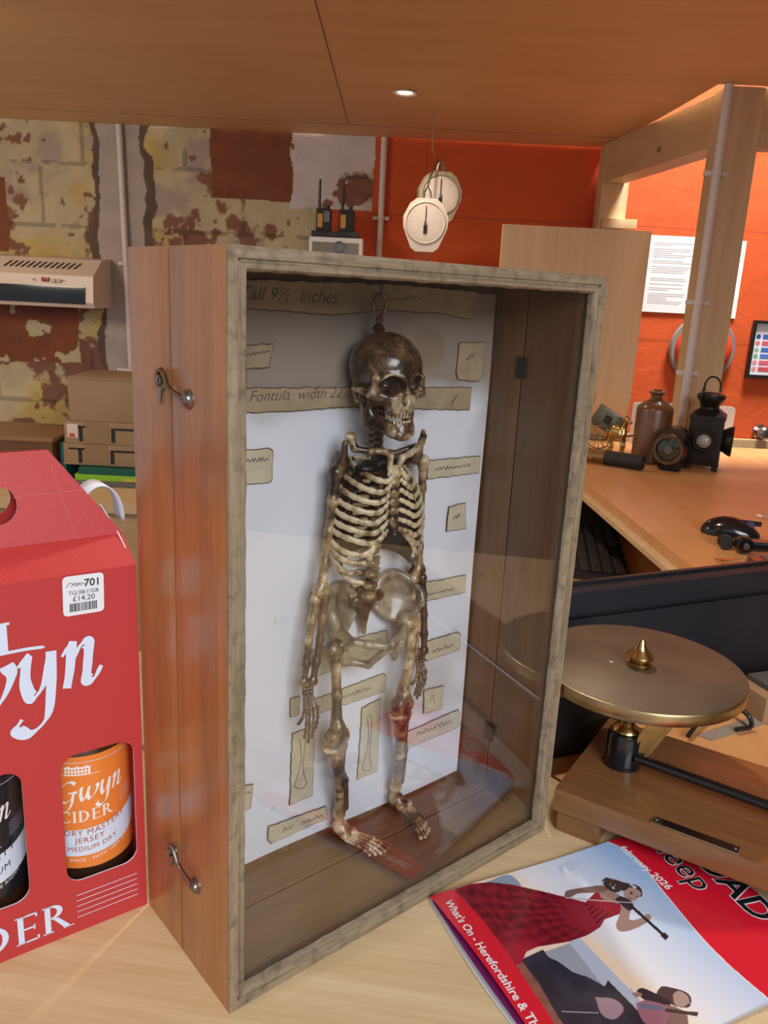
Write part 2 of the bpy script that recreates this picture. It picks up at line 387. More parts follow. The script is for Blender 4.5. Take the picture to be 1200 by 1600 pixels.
# bump for the wall
nt = M_wall.node_tree; _n = nt.nodes.new('ShaderNodeTexNoise'); _n.inputs['Scale'].default_value = 30; _n.inputs['Detail'].default_value = 8
_b = nt.nodes.new('ShaderNodeBump'); _b.inputs['Strength'].default_value = .22; _b.inputs['Distance'].default_value = .01
nt.links.new(_n.outputs['Fac'], _b.inputs['Height']); nt.links.new(_b.outputs[0], nt.nodes['Principled BSDF'].inputs['Normal'])
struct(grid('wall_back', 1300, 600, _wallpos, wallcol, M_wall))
struct(MB().box(-3.2, 3.4, -2.6, 3.5, -1.0, -.92).build('floor', P('floor_grey', (.18, .16, .14), .7, noise=.3), smooth=False))
struct(MB().box(3.0, 3.05, -2.6, 3.5, -.92, 2.6).build('wall_right', P('right_wall_paint', (.10, .07, .055), .8, noise=.2), smooth=False))
# ceiling boards (overhead deck): main board, and the part beside the near post
SZ = 1.07
c_ = MB().prism([(-2.4, -.35), (2.4, -.35), (2.4, 2.42), (.845, 2.42), (.80, 3.41), (-2.4, 3.41)], SZ, SZ+.03)
struct(c_.build('ceiling', M_ply, smooth=False))
o = MB().box(-.199, -.197, -.3, 3.2, SZ-.0006, SZ+.001).build('trim_1', P('seam_dark', (.12, .06, .03), .8), smooth=False); struct(o)
o = MB().box(-2.3, .8, 3.2, 3.202, SZ-.0006, SZ+.001).build('trim_2', bpy.data.materials['seam_dark'], smooth=False); struct(o)
# skirting board low on the back wall behind the desk
struct(MB().box(.3, 2.7, 3.385, 3.41, -.16, -.035, .003).build('trim_3', M_beam, smooth=False))

# posts and beams
t = tag(MB().box(.870, .975, 2.42, 2.51, .051, SZ-.001, .003).build('wooden_post', M_post), 'pale knotty square timber post standing on the desk beside the white conduit', 'post')
t = tag(MB().box(.765, .868, 3.30, 3.385, -.919, SZ-.001, .003).build('wooden_post', M_post), 'pale timber post against the orange wall, behind the leaning board', 'post')
MB().box(.775, .905, 3.262, 3.299, .765, .80, .003).build('support_block', M_leanboard, t).matrix_parent_inverse.identity()
tag(MB().prism([(.88, 2.512), (.96, 2.512), (.85, 3.298), (.77, 3.298)], SZ-.14, SZ-.001).build('wooden_beam', M_beam, smooth=False), 'pale timber beam running under the deck between the two posts', 'beam')
tag(MB().box(.977, 2.3, 2.43, 2.50, SZ-.15, SZ-.001, .003).build('wooden_beam', M_beam), 'pale timber beam going right from the top of the near post', 'beam')

# downlight
dl = onz(633, 143, SZ)
t = thing('downlight', 'small round recessed downlight glowing in the overhead wooden deck', 'light', (dl[0], dl[1], SZ))
MB().lathe([(.022, -.0005), (.034, -.0015), (.0375, -.004), (.036, -.007), (.030, -.006), (.022, -.003)]).build('trim_ring', P('warm_white_ring', (.8, .7, .6), .3), t)
MB().lathe([(0.0001, -.003), (.025, -.003)]).build('bulb', P('lamp_glow', (1, .80, .55), .5, emis=26), t)
for (px_, py_, en, lb_) in ((dl[0], dl[1], 6, None), (-2.05, 2.72, 6, 'recessed downlight in the overhead deck above the peeling wall end'), (.06, 1.10, 15, 'recessed downlight in the overhead deck above the brass pan'), (-.62, .10, 4.5, 'added unseen downlight in the overhead deck, lighting the carton')):  # the one above the carton is unseen, added to light its front
    lamp('downlight_lamp', 'SPOT', (px_, py_, SZ-.02), (px_, py_+.02, 0), en, (1, .82, .60) if en < 10 else (1, .90, .76), spot=2.6, blend=.8, rad=.028)
    if lb_:
        t2 = thing('downlight', lb_, 'light', (px_, py_, SZ))
        for ch in list(t.children): d = ch.copy(); COL.objects.link(d); d.parent = t2

# near counter, side counter, lower desk, upper desk, back-left bench
def cabinet(poly, ztop, th, name, mat, label, cat, body=None, bodymat=None):
    t = thing(name, label, cat, (poly[0][0], poly[0][1], ztop-th)); ox, oy = poly[0]
    q = [(p[0]-ox, p[1]-oy) for p in poly]
    MB().prism(q, 0, th).build('worktop', mat, t, smooth=False)
    if body:
        cx = sum(p[0] for p in q)/len(q); cy = sum(p[1] for p in q)/len(q)
        qq = [(cx+(p[0]-cx)*.93, cy+(p[1]-cy)*.93) for p in q]
        MB().prism(qq, -(ztop-th)-.92+.001, -.0005).build('base_cabinet', bodymat or M_beam, t, smooth=False)
    return t
cabinet([(-1.1, -.1), (1.0, -.1), (1.0, .735), (.2, .735), (-.02, 1.0), (-1.1, 1.0)], 0, .04, 'counter', M_pine, 'pale pine counter top under the skeleton case, carton and magazine', 'counter', True)
cabinet([(.203, .738), (1.3, .738), (1.3, 1.2), (-.01, 1.2), (-.01, .995)], 0, .03, 'side_counter', M_orangewood, 'orange toned wooden side counter behind the brass scale, carrying the black monitor', 'counter', True)
LD = -.1
cabinet([(.15, 1.22), (1.6, 1.22), (1.6, 2.62), (.15, 2.62)], LD, .03, 'lower_desk', M_orangewood, 'lower orange wooden desk surface carrying the black keyboard', 'desk', True)
e1 = onz(1108, 897, .05); e0 = onz(916, 755, .05)
ex_ = e0[0]+(e0[0]-e1[0])/(e0[1]-e1[1])*(2.62-e0[1])
UD = [(e1[0]-.012, e1[1]-.06), (e1[0]+.06, e1[1]-.10), (1.75, e1[1]-.10), (1.75, 2.64), (.25, 2.64), (.25, 2.45), (e0[0]-.005, e0[1]+.12), (e0[0], e0[1])]
ud = thing('upper_desk', 'raised orange wooden desk top where the old lamps and mouse stand', 'desk', (e1[0], e1[1], LD+.001))
off = lambda pts: [(p[0]-e1[0], p[1]-e1[1]) for p in pts]
MB().prism(off(UD), .05-.020-LD-.001, .05-LD-.001).build('desk_top', M_orangewood, ud, smooth=False)
sh = [(p[0]-(.022 if i in (0, 7, 6) else 0), p[1]+(.004 if i in (0,) else 0)) for i, p in enumerate(UD)]
MB().prism(off(sh), .05-.020-LD-.001-.011, .05-.020-LD-.0015).build('shelf_board', M_leanboard, ud, smooth=False)
zt = .05-.020-LD-.001-.0115
def _prx(P_):
    d = np.array(P_)-CP; return 600+FPX*(d@rt)/(d@fw)
_fr = [min(np.linspace(0, 1, 200), key=lambda f_: abs(_prx([*(e1+(e0-e1)*f_)[:2]+np.array([.024, 0]), -.03])-X_)) for X_ in (1062, 1034)]
for fr_ in _fr:
    q = e1+(e0-e1)*fr_
    MB().box(q[0]-e1[0]+.024, q[0]-e1[0]+.32, q[1]-e1[1]-.006, q[1]-e1[1]+.006, 0, zt).build('divider', M_leanboard, ud, smooth=False)
MB().box(.55-e1[0]+.25, 1.7-e1[0], 2.3-e1[1], 2.33-e1[1], 0, zt).build('back_panel', M_blackm, ud, smooth=False)
MB().box(.40-e1[0], 1.0-e1[0], 2.05-e1[1], 2.07-e1[1], 0, zt).build('inner_panel', M_blackm, ud, smooth=False)
BZ = -.262
bb = cabinet([(-2.3, 2.72), (-.45, 2.72), (-.45, 3.40), (-2.3, 3.40)], BZ, .04, 'bench', M_leanboard, 'wooden bench along the peeling wall, under the stacked cardboard boxes', 'bench', True)

# ------------------------------------------------------------------ display case
case = thing('display_case', 'tall red brown wooden display case with glazed front holding a small skeleton', 'display case', CO, CA)
M_gap = P('dark_gap', (.01, .006, .004), .8)
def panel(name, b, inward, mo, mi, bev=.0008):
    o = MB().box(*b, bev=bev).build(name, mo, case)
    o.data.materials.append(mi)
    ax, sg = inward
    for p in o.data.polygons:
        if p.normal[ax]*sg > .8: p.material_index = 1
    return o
TH = .0095
for (v0, v1) in ((.0016, .0692), (.0709, CD)):
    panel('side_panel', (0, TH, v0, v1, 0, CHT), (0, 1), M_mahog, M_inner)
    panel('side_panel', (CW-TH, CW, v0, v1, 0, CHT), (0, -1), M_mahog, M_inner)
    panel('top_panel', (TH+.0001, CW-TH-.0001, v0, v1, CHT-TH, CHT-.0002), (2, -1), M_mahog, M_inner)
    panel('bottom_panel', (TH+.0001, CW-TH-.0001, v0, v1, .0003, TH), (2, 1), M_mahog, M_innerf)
MB().box(.0015, CW-.0015, .0688, .0713, .0015, TH-.0006).box(.0015, TH-.0006, .0688, .0713, .002, CHT-.002).box(CW-TH+.0006, CW-.0015, .0688, .0713, .002, CHT-.002).box(.0015, CW-.0015, .0688, .0713, CHT-TH+.0006, CHT-.0015).build('seam_strip', M_gap, case, smooth=False)
MB().box(TH, CW-TH, .1078, .121, TH, CHT-TH).build('back_panel', M_inner, case, smooth=False)
for z_ in (.4235, .0735): MB().box(CW-TH-.0016, CW-TH-.0001, .064, .0755, z_-.009, z_+.009, .0003).build('hinge', M_blackm, case)
prof = [(0, 0), (.0064, 0), (.0070, .0018), (.0076, .0026), (.0082, .0012), (.0096, -.0002), (.0114, .0002), (.0128, .0022), (.0130, .0066), (.0098, .0066), (.0098, .0015), (0, .0015)]
corners = [(0, 0), (CW, 0), (CW, CHT), (0, CHT)]; dirs = [(1, 1), (-1, 1), (-1, -1), (1, -1)]
for i in range(4):
    j = (i+1) % 4; vs = []; n = len(prof); K = 40
    for k in range(K+1):
        f = k/K
        for (p, v) in prof:
            a = (corners[i][0]+dirs[i][0]*p, corners[i][1]+dirs[i][1]*p); b = (corners[j][0]+dirs[j][0]*p, corners[j][1]+dirs[j][1]*p)
            wz = .00035*math.sin(k*2.3+i)+.0002*math.sin(k*5.1)
            uu = a[0]+(b[0]-a[0])*f; zz = a[1]+(b[1]-a[1])*f
            if p > .0125:
                if i % 2 == 0: zz += wz
                else: uu += wz
            vs.append((uu, v, zz))
    fs = [(k*n+q, k*n+(q+1) % n, (k+1)*n+(q+1) % n, (k+1)*n+q) for k in range(K) for q in range(n)]+[tuple(range(n)), tuple(K*n+q for q in range(n))]
    MB().add(vs, fs).build('frame_moulding', M_frame if i % 2 else M_frameh, case)
MB().box(.0105, CW-.0105, .0068, .0088, .0105, CHT-.0105).build('glass_pane', M_glass, case, smooth=False)

PV = .1055
def papcol(s, t):
    u_ = .011+s*.31; z_ = .014+t*.469
    n = fbm(u_, z_, 18, 5, 21)[:, None]; n2 = fbm(u_, z_, 70, 4, 22)[:, None]; n3 = fbm(u_+2, z_, 8, 3, 23)[:, None]
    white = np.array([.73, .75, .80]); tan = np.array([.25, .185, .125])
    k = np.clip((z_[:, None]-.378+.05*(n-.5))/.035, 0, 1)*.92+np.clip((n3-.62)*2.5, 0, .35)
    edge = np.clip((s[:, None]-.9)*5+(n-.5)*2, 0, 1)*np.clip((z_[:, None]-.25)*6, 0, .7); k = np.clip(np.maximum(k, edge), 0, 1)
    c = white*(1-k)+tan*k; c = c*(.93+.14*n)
    spots = (n2 > .87); c = np.where(spots, c*.72, c)
    return c
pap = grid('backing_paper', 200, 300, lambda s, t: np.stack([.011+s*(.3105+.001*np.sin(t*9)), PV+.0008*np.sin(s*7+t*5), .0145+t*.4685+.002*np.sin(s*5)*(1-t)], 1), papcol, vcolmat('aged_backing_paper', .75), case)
M_lab = [P('aged_label_tan', (.40, .305, .18), .75, noise=.25, nscale=60), P('aged_label_cream', (.60, .53, .37), .75, noise=.2, nscale=60), P('aged_label_pale', (.62, .57, .48), .75, noise=.2, nscale=60)]
M_labedge = P('brown_label_edge', (.12, .065, .035), .8, noise=.5, nscale=120)
M_fade = P('faded_ink', (.10, .085, .07), .7)
def plabel(px, mi, strokes=(), texts=(), amp=.0010):
    pts = [case_uz(x, y, PV-.0015) for x, y in px]; seq = []
    for i in range(len(pts)):
        a = np.array(pts[i]); b = np.array(pts[(i+1) % len(pts)]); n = max(2, int(np.linalg.norm(b-a)/.004))
        for k in range(n):
            q = a+(b-a)*k/n; seq.append(q+(rng.random(2)-.5)*amp*(0 if k == 0 else 1))
    c = np.mean(seq, 0)
    root = None
    def pl(sc, v0, mat, name, parent):
        q = [(p[0]+np.sign(p[0]-c[0])*sc, p[1]+np.sign(p[1]-c[1])*sc) for p in seq]
        vs, fs = flat_shape(q, [])
        return mesh(name, [(a[0], v0, a[1]) for a in vs], fs, mat, parent)
    lb = pl(0, PV-.0019, M_lab[mi], 'paper_label', pap)
    q = [(p[0]+np.sign(p[0]-c[0])*.0007, p[1]+np.sign(p[1]-c[1])*.0007) for p in seq]
    vs, fs = flat_shape(q, []); n0 = len(lb.data.vertices)
    # a darker torn rim just under the label, in the same mesh
    bm = bmesh.new(); bm.from_mesh(lb.data); vv = [bm.verts.new((a[0], PV-.0015, a[1])) for a in vs]
    for f in fs:
        ff = bm.faces.new([vv[i] for i in f]); ff.material_index = 1
    bm.to_mesh(lb.data); bm.free(); lb.data.materials.append(M_labedge)
    for (tx, x, y, size) in texts:
        uz = case_uz(x, y, PV-.0022)
        vs, fs = text(tx, size, shear=.35, offset=-.00012); mesh('handwriting', [(uz[0]+a[0], PV-.0023, uz[1]+a[1]) for a in vs], fs, M_fade, lb)
    for st in strokes:
        q = [case_uz(x, y, PV-.0022) for x, y in st]; vs, fs = stroke2d(catmull(q, 5), .0006); mesh('handwriting', [(a[0], PV-.0023, a[1]) for a in vs], fs, M_fade, lb)
    return lb
def scrib(x0, y0, x1, y1, n, h):
    out = []
    for i in range(n*3+1):
        f = i/(n*3); out.append((x0+(x1-x0)*f+random.uniform(-1, 1), y0+(y1-y0)*f-(h*random.uniform(.4, 1) if i % 2 else -h*.1)))
    return out
plabel([(372, 437), (600, 444), (744, 456), (738, 500), (700, 490), (600, 484), (520, 491), (372, 480)], 0, [scrib(595, 470, 660, 466, 5, 6)], [('Tall 9½  inches', 372, 468, .0135)])
plabel([(372, 541), (426, 538), (424, 552), (420, 573), (372, 577)], 0, [scrib(386, 556, 420, 550, 4, 5)])
plabel([(372, 607), (555, 606), (736, 606), (733, 640), (640, 638), (530, 635), (480, 640), (372, 645)], 0, [scrib(705, 634, 716, 616, 2, 6)], [('Fontula  width 22 mm', 388, 628, .0115)])
plabel([(718, 536), (757, 535), (752, 590), (745, 596), (716, 592), (713, 580)], 0, [scrib(728, 565, 742, 555, 2, 8)])
plabel([(372, 704), (420, 701), (426, 706), (424, 750), (416, 754), (372, 757)], 1, [scrib(384, 722, 420, 719, 4, 6)])
plabel([(668, 720), (750, 713), (748, 738), (668, 748)], 1, [scrib(680, 735, 735, 728, 7, 5)])
plabel([(702, 792), (727, 786), (728, 825), (698, 830)], 1, [scrib(708, 812, 720, 806, 2, 6)])
plabel([(640, 915), (727, 899), (727, 925), (640, 944)], 1, [scrib(668, 930, 710, 921, 5, 3)])
plabel([(665, 1003), (714, 988), (719, 992), (718, 1014), (668, 1032), (663, 1028)], 1, [scrib(675, 1020, 708, 1010, 4, 7)])
plabel([(484, 1096), (598, 1053), (603, 1057), (600, 1080), (486, 1118)], 1, [scrib(520, 1096, 580, 1076, 7, 6)])
plabel([(663, 1079), (692, 1072), (690, 1107), (662, 1114)], 1, [[(672, 1098), (676, 1086), (679, 1100)]])
plabel([(636, 1144), (716, 1109), (719, 1130), (712, 1138), (632, 1171)], 2, [scrib(650, 1150, 706, 1128, 6, 7)])
bone_line = [[(574, 1120), (576, 1150), (572, 1180), (566, 1200), (574, 1204), (580, 1198), (577, 1178), (580, 1150), (580, 1118), (574, 1120)]]
plabel([(566, 1106), (594, 1092), (589, 1204), (558, 1217)], 1, bone_line)
plabel([(457, 1147), (492, 1134), (487, 1243), (453, 1257)], 1, [[(468, 1155), (471, 1185), (464, 1215), (460, 1228), (470, 1232), (479, 1224), (474, 1205), (475, 1180), (478, 1150)]])
plabel([(454, 1092), (468, 1088), (467, 1116), (454, 1120)], 1)
plabel([(420, 1292), (508, 1260), (512, 1278), (424, 1317), (419, 1312)], 1, [scrib(472, 1288, 504, 1276, 4, 5)], [('bat', 440, 1302, .009)])
plabel([(372, 1230), (395, 1226), (391, 1262), (372, 1271)], 1, [scrib(384, 1240, 392, 1238, 1, 3)])
plabel([(488, 1016), (604, 985), (606, 1012), (596, 1022), (488, 1058)], 1, [scrib(565, 1008, 598, 1000, 3, 6)])
# hook latches on the left side
for (zc, lb_) in ((.416, 'worn brass'), (.0755, 'darker steel')):
    m = M_brass if zc > .2 else M_steel
    pl_ = MB().lathe([(0, 0), (.0062, 0), (.0062, .0006), (.0045, .0016), (.0042, .003), (.002, .0042), (0, .0043)], axis='x').build('latch_plate', M_steel, case)
    for v in pl_.data.vertices: v.co = Vector((-v.co.x, v.co.y+.0465, v.co.z+zc-.003))
    hk = MB().tube([(-.0028, .0465, zc-.003), (-.003, .056, zc-.001), (-.003, .064, zc+.0005), (-.0032, .069, zc+.003), (-.0034, .0725, zc+.009), (-.0034, .0765, zc+.0115), (-.0034, .0805, zc+.0105), (-.0034, .0825, zc+.006), (-.0034, .0825, zc+.001)], [.002, .0018, .0016, .0015, .0016, .0017, .0016, .0015, .001], n=10, flat=.9).build('hook', m, case)
    MB().lathe([(0, 0), (.0052, 0), (.0050, .0008), (.003, .0015), (0, .0015)], c=(-.0001, .0805, zc+.004), axis='x', M=Matrix.Scale(-1, 3, (1, 0, 0))).tube([(-.0005, .0805, zc+.001), (-.004, .0800, zc+.002), (-.0052, .0795, zc+.005), (-.0042, .079, zc+.0075), (-.0005, .0788, zc+.008)], .0011, n=8).tube([(-.001, .0815, zc+.001), (-.0012, .083, zc-.006), (-.0012, .0835, zc-.010)], .0009, n=6).build('screw_eye', M_steel, case)

# ------------------------------------------------------------------ skeleton (distance-field bones)
def sdf_mesh(fn, lo, hi, h):
    lo = np.array(lo, float); hi = np.array(hi, float); n = np.ceil((hi-lo)/h).astype(int)+1
    ax = [lo[i]+h*np.arange(n[i]) for i in range(3)]
    X, Y, Z = np.meshgrid(*ax, indexing='ij'); D = fn(X.astype(np.float32), Y.astype(np.float32), Z.astype(np.float32))
    D[0] = D[-1] = 1; D[:, 0] = D[:, -1] = 1; D[:, :, 0] = D[:, :, -1] = 1
    S = D < 0; nx, ny, nz = D.shape
    acc = np.zeros((nx-1, ny-1, nz-1, 3)); cnt = np.zeros((nx-1, ny-1, nz-1))
    def sl(o): return tuple(slice(o[i], o[i]+[nx, ny, nz][i]-1) for i in range(3))
    offs = [(i, j, k) for i in (0, 1) for j in (0, 1) for k in (0, 1)]
    for a in offs:
        for d in range(3):
            if a[d]: continue
            b = list(a); b[d] = 1; b = tuple(b); da, db = D[sl(a)], D[sl(b)]; m = S[sl(a)] != S[sl(b)]
            tt = np.where(m, da/np.where(m, da-db, 1), 0)
            for q in range(3):
                acc[..., q] += np.where(m, a[q]+(tt if q == d else 0), 0)
            cnt += m
    act = cnt > 0; idx = -np.ones(act.shape, int); idx[act] = np.arange(act.sum())
    I = np.argwhere(act); V = lo+(I+acc[act]/cnt[act][:, None])*h
    F = []
    for d in range(3):
        e, f = [(1, 2), (2, 0), (0, 1)][d]
        a = [slice(1, s-1) for s in D.shape]; a[d] = slice(0, D.shape[d]-1); b = list(a); b[d] = slice(1, D.shape[d])
        A = S[tuple(a)]; B = S[tuple(b)]; ch = np.argwhere(A != B); base = np.ones(3, int); base[d] = 0
        G = ch+base; flip = A[tuple(ch.T)]
        def cell(o1, o2):
            q = G.copy(); q[:, e] -= o1; q[:, f] -= o2; return idx[q[:, 0], q[:, 1], q[:, 2]]
        Q = np.stack([cell(1, 1), cell(0, 1), cell(0, 0), cell(1, 0)], 1); Q[~flip] = Q[~flip][:, ::-1]; F.append(Q)
    return V, np.concatenate(F)
def ELL(c, r): return ('e', np.array(c, float), np.array(r, float))
def CAPS(a, b, r1, r2=None): return ('c', np.array(a, float), np.array(b, float), r1, r1 if r2 is None else r2)
def dprim(p, X, Y, Z):
    if p[0] == 'e':
        c, r = p[1], p[2]; a, b, d = (X-c[0])/r[0], (Y-c[1])/r[1], (Z-c[2])/r[2]; k0 = np.sqrt(a*a+b*b+d*d)
        k1 = np.sqrt((a/r[0])**2+(b/r[1])**2+(d/r[2])**2); return k0*(k0-1)/np.maximum(k1, 1e-9)
    a, b, r1, r2 = p[1:]; ba = b-a; L = max(ba@ba, 1e-12)
    t = np.clip(((X-a[0])*ba[0]+(Y-a[1])*ba[1]+(Z-a[2])*ba[2])/L, 0, 1)
    return np.sqrt((X-a[0]-t*ba[0])**2+(Y-a[1]-t*ba[1])**2+(Z-a[2]-t*ba[2])**2)-(r1+(r2-r1)*t)
def smin(a, b, k): 
    h = np.maximum(k-np.abs(a-b), 0)/k; return np.minimum(a, b)-h*h*k*.25
def smax(a, b, k): return -smin(-a, -b, k)
def bone(name, prims, mat, parent, k=.003, h=.0007, subs=(), ks=.0015, origin=(0, 0, 0), noise=0, hard=()):
    pts = []
    for p in list(prims)+list(hard):
        if p[0] == 'e': pts += [p[1]-p[2], p[1]+p[2]]
        else: m = max(p[3], p[4]); pts += [p[1]-m, p[1]+m, p[2]-m, p[2]+m]
    lo = np.min(pts, 0)-.003; hi = np.max(pts, 0)+.003
    def fn(X, Y, Z):
        D = None
        for p in prims:
            d = dprim(p, X, Y, Z); D = d if D is None else smin(D, d, k)
        for s in subs: D = smax(D, -dprim(s, X, Y, Z), ks)
        for p in hard: 
            d = dprim(p, X, Y, Z); D = d if D is None else smin(D, d, .0006)
        if noise: D = D+noise*np.sin(X*900+Y*300)*np.sin(Z*700)*np.sin(Y*800)
        return D
    V, F = sdf_mesh(fn, lo, hi, h); V = V-np.array(origin)
    return mesh(name, V, F, mat, parent, smooth=True)
def chain(P, R):
    R = R if hasattr(R, '__len__') else [R]*len(P); return [CAPS(P[i], P[i+1], R[i], R[i+1]) for i in range(len(P)-1)]
SO = (.183, .085, TH)
skw = CO+cu_*SO[0]+cv_*SO[1]+np.array([0, 0, SO[2]])
skel = thing('skeleton', 'small aged ivory and brown model skeleton standing inside the glazed case', 'skeleton', skw, CA)
M_bone = bonemat('aged_bone', (.68, .55, .34), (.30, .19, .085), (.030, .018, .011), .39, .56)
M_boned = bonemat('dark_stained_bone', (.40, .27, .13), (.13, .065, .028), (.018, .010, .007), .30, .60)
M_lumb = bonemat('mid_brown_bone', (.50, .38, .21), (.22, .14, .06), (.03, .018, .01), .36, .58)
M_skull = bonemat('stained_skull_bone', (.50, .39, .23), (.13, .068, .030), (.026, .014, .008), .37, .55, rough=.25)
M_pelv = bonemat('grey_brown_bone', (.46, .38, .26), (.25, .185, .115), (.05, .035, .022), .36, .62)
M_glue = P('black_wax', (.010, .009, .010), .35, noise=.3, bump=.5, bscale=400)
def B(name, prims, mat=None, **kw): return bone(name, prims, mat or M_bone, skel, origin=SO, **kw)
# skull
sc = np.array([.1768, .0770, .4265])
def S(x, y, z): return sc+np.array([x, y, z])
pr = [ELL(S(0, .001, .0005), (.0272, .0275, .0250)), ELL(S(0, -.011, .0), (.0222, .0175, .0195)), ELL(S(0, .012, -.010), (.020, .0155, .013)),
      CAPS(S(-.0150, -.0235, -.0065), S(-.003, -.0275, -.0055), .0030), CAPS(S(.0150, -.0235, -.0065), S(.003, -.0275, -.0055), .0030),
      ELL(S(0, -.0175, -.021), (.0118, .0105, .0130)), CAPS(S(-.004, -.021, -.029), S(.004, -.021, -.029), .0070),
      CAPS(S(0, -.0275, -.0085), S(0, -.0302, -.0165), .0022, .0016)]
for s in (-1, 1):
    pr += [CAPS(S(s*.008, -.0225, -.0215), S(s*.0215, -.0150, -.0185), .0042, .0036), CAPS(S(s*.0215, -.0150, -.0185), S(s*.0262, .001, -.0165), .0032, .0018),
           CAPS(S(s*.0205, -.0185, -.0075), S(s*.0215, -.0165, -.0175), .0026, .003), CAPS(S(s*.021, .006, -.018), S(s*.0195, .006, -.025), .0045, .003)]
subs = [ELL(S(0, -.036, -.0222), (.0038, .0115, .0058)), ELL(S(0, .0, -.036), (.012, .013, .011))]
for s in (-1, 1):
    subs += [ELL(S(s*.0110, -.0300, -.0118), (.0081, .0165, .0075)), ELL(S(s*.0285, -.0135, -.0115), (.0052, .0085, .0080))]
teeth = []
for i in range(-4, 5):
    a = i*.26; teeth.append(CAPS(S(.0105*math.sin(a), -.0165-.0105*math.cos(a), -.0315), S(.0102*math.sin(a), -.0165-.0102*math.cos(a), -.0352), .00125, .0010))
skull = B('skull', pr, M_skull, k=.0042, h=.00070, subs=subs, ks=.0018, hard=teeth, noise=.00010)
# jaw
pr = []
for s in (-1, 1):
    pr += [CAPS(S(0, -.0255, -.0490), S(s*.0070, -.0240, -.0485), .0040, .0038), CAPS(S(0, -.0250, -.0445), S(s*.0085, -.0210, -.0440), .0036, .0034), CAPS(S(s*.0070, -.0240, -.0480), S(s*.0180, -.0065, -.0415), .0042, .0044), CAPS(S(s*.0085, -.0210, -.0440), S(s*.0185, -.0065, -.0360), .0032, .0036),
           CAPS(S(s*.0180, -.0065, -.0415), S(s*.0208, -.0010, -.0235), .0036, .0030), CAPS(S(s*.0180, -.009, -.038), S(s*.0200, -.009, -.024), .0024, .0018)]
pr += [CAPS(S(-.0030, -.0272, -.0515), S(.0030, -.0272, -.0515), .0030)]
teeth = []
for i in range(-4, 5):
    a = i*.26; teeth.append(CAPS(S(.0098*math.sin(a), -.0175-.0098*math.cos(a), -.0445), S(.0098*math.sin(a), -.0175-.0098*math.cos(a), -.0402), .00125, .0010))
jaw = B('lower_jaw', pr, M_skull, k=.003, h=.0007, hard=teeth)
for o in (skull, jaw):
    pv = Vector(sc-np.array(SO)); RM = Matrix.Translation(pv)@Matrix.Rotation(math.radians(-6), 4, 'Z')@Matrix.Translation(-pv); o.data.transform(RM)
jaw.data.transform(Matrix.Translation((0, 0, .0022)))
# hanging ring on top of the skull
rc = S(-.002, .008, .0455)
ring = MB()
pts = [(rc[0]+.0062*math.sin(q)-SO[0], rc[1]-SO[1], rc[2]+.0080*math.cos(q)-SO[2]-.001) for q in np.linspace(0, 2*PI, 33)]
ring.tube(pts, .00105, n=8)
ring.lathe([(0, -.021), (.0030, -.021), (.0052, -.0185), (.0038, -.0165), (.0022, -.0145), (.0030, -.0125), (.0022, -.0105), (.0012, -.009), (0, -.0085)], c=(rc[0]-SO[0], rc[1]-SO[1], rc[2]-SO[2]), n=16)
ring.build('hanging_ring', M_brass, skel)
hk = MB().tube([(0, .016, .006), (0, .004, .007), (0, -.002, .0055), (0, -.0022, .0), (0, .001, -.002)], .0014, n=8).xf(Matrix.Translation((rc[0], rc[1], rc[2]+.0075))).build('hanging_hook', M_steel, case)
# spine
def vertebra(i, c, r, mat):
    x, y, z = c
    return B('vertebra', [ELL((x, y-.001, z), (r, r*.85, r*.62)), CAPS((x-r*1.7, y+r*.7, z), (x+r*1.7, y+r*.7, z+r*.1), r*.30), CAPS((x, y+r*.5, z), (x, min(y+r*1.7, .1045), z-r*.5), r*.32)], mat, k=.0012, h=.0006 if r < .0045 else .00075)
zc = .3925; x0_ = .1800
for i in range(7):
    f = i/6; vertebra(i, (x0_+.003*f, .0845+.0055*math.sin(f*1.5), zc-f*.0315), .0042+.0004*f, M_boned)
for i in range(12):
    f = i/11; vertebra(i, (.1832-.0005*f, .0905+.002*math.sin(f*PI), .3545-f*.0700), .0042+.001*f, M_boned)
for i in range(5):
    f = i/4; vertebra(i, (.1826-.003*f, .0905-.002*math.sin(f*PI), .2765-f*.0385), .0064+.0009*f, M_lumb)
MB().tube([(.180-SO[0], .0855-SO[1], .395-SO[2]), (.183-SO[0], .0905-SO[1], .355-SO[2]), (.1825-SO[0], .0915-SO[1], .28-SO[2]), (.1795-SO[0], .09-SO[1], .23-SO[2])], .0028, n=8).build('spinal_cord', M_glue, skel)
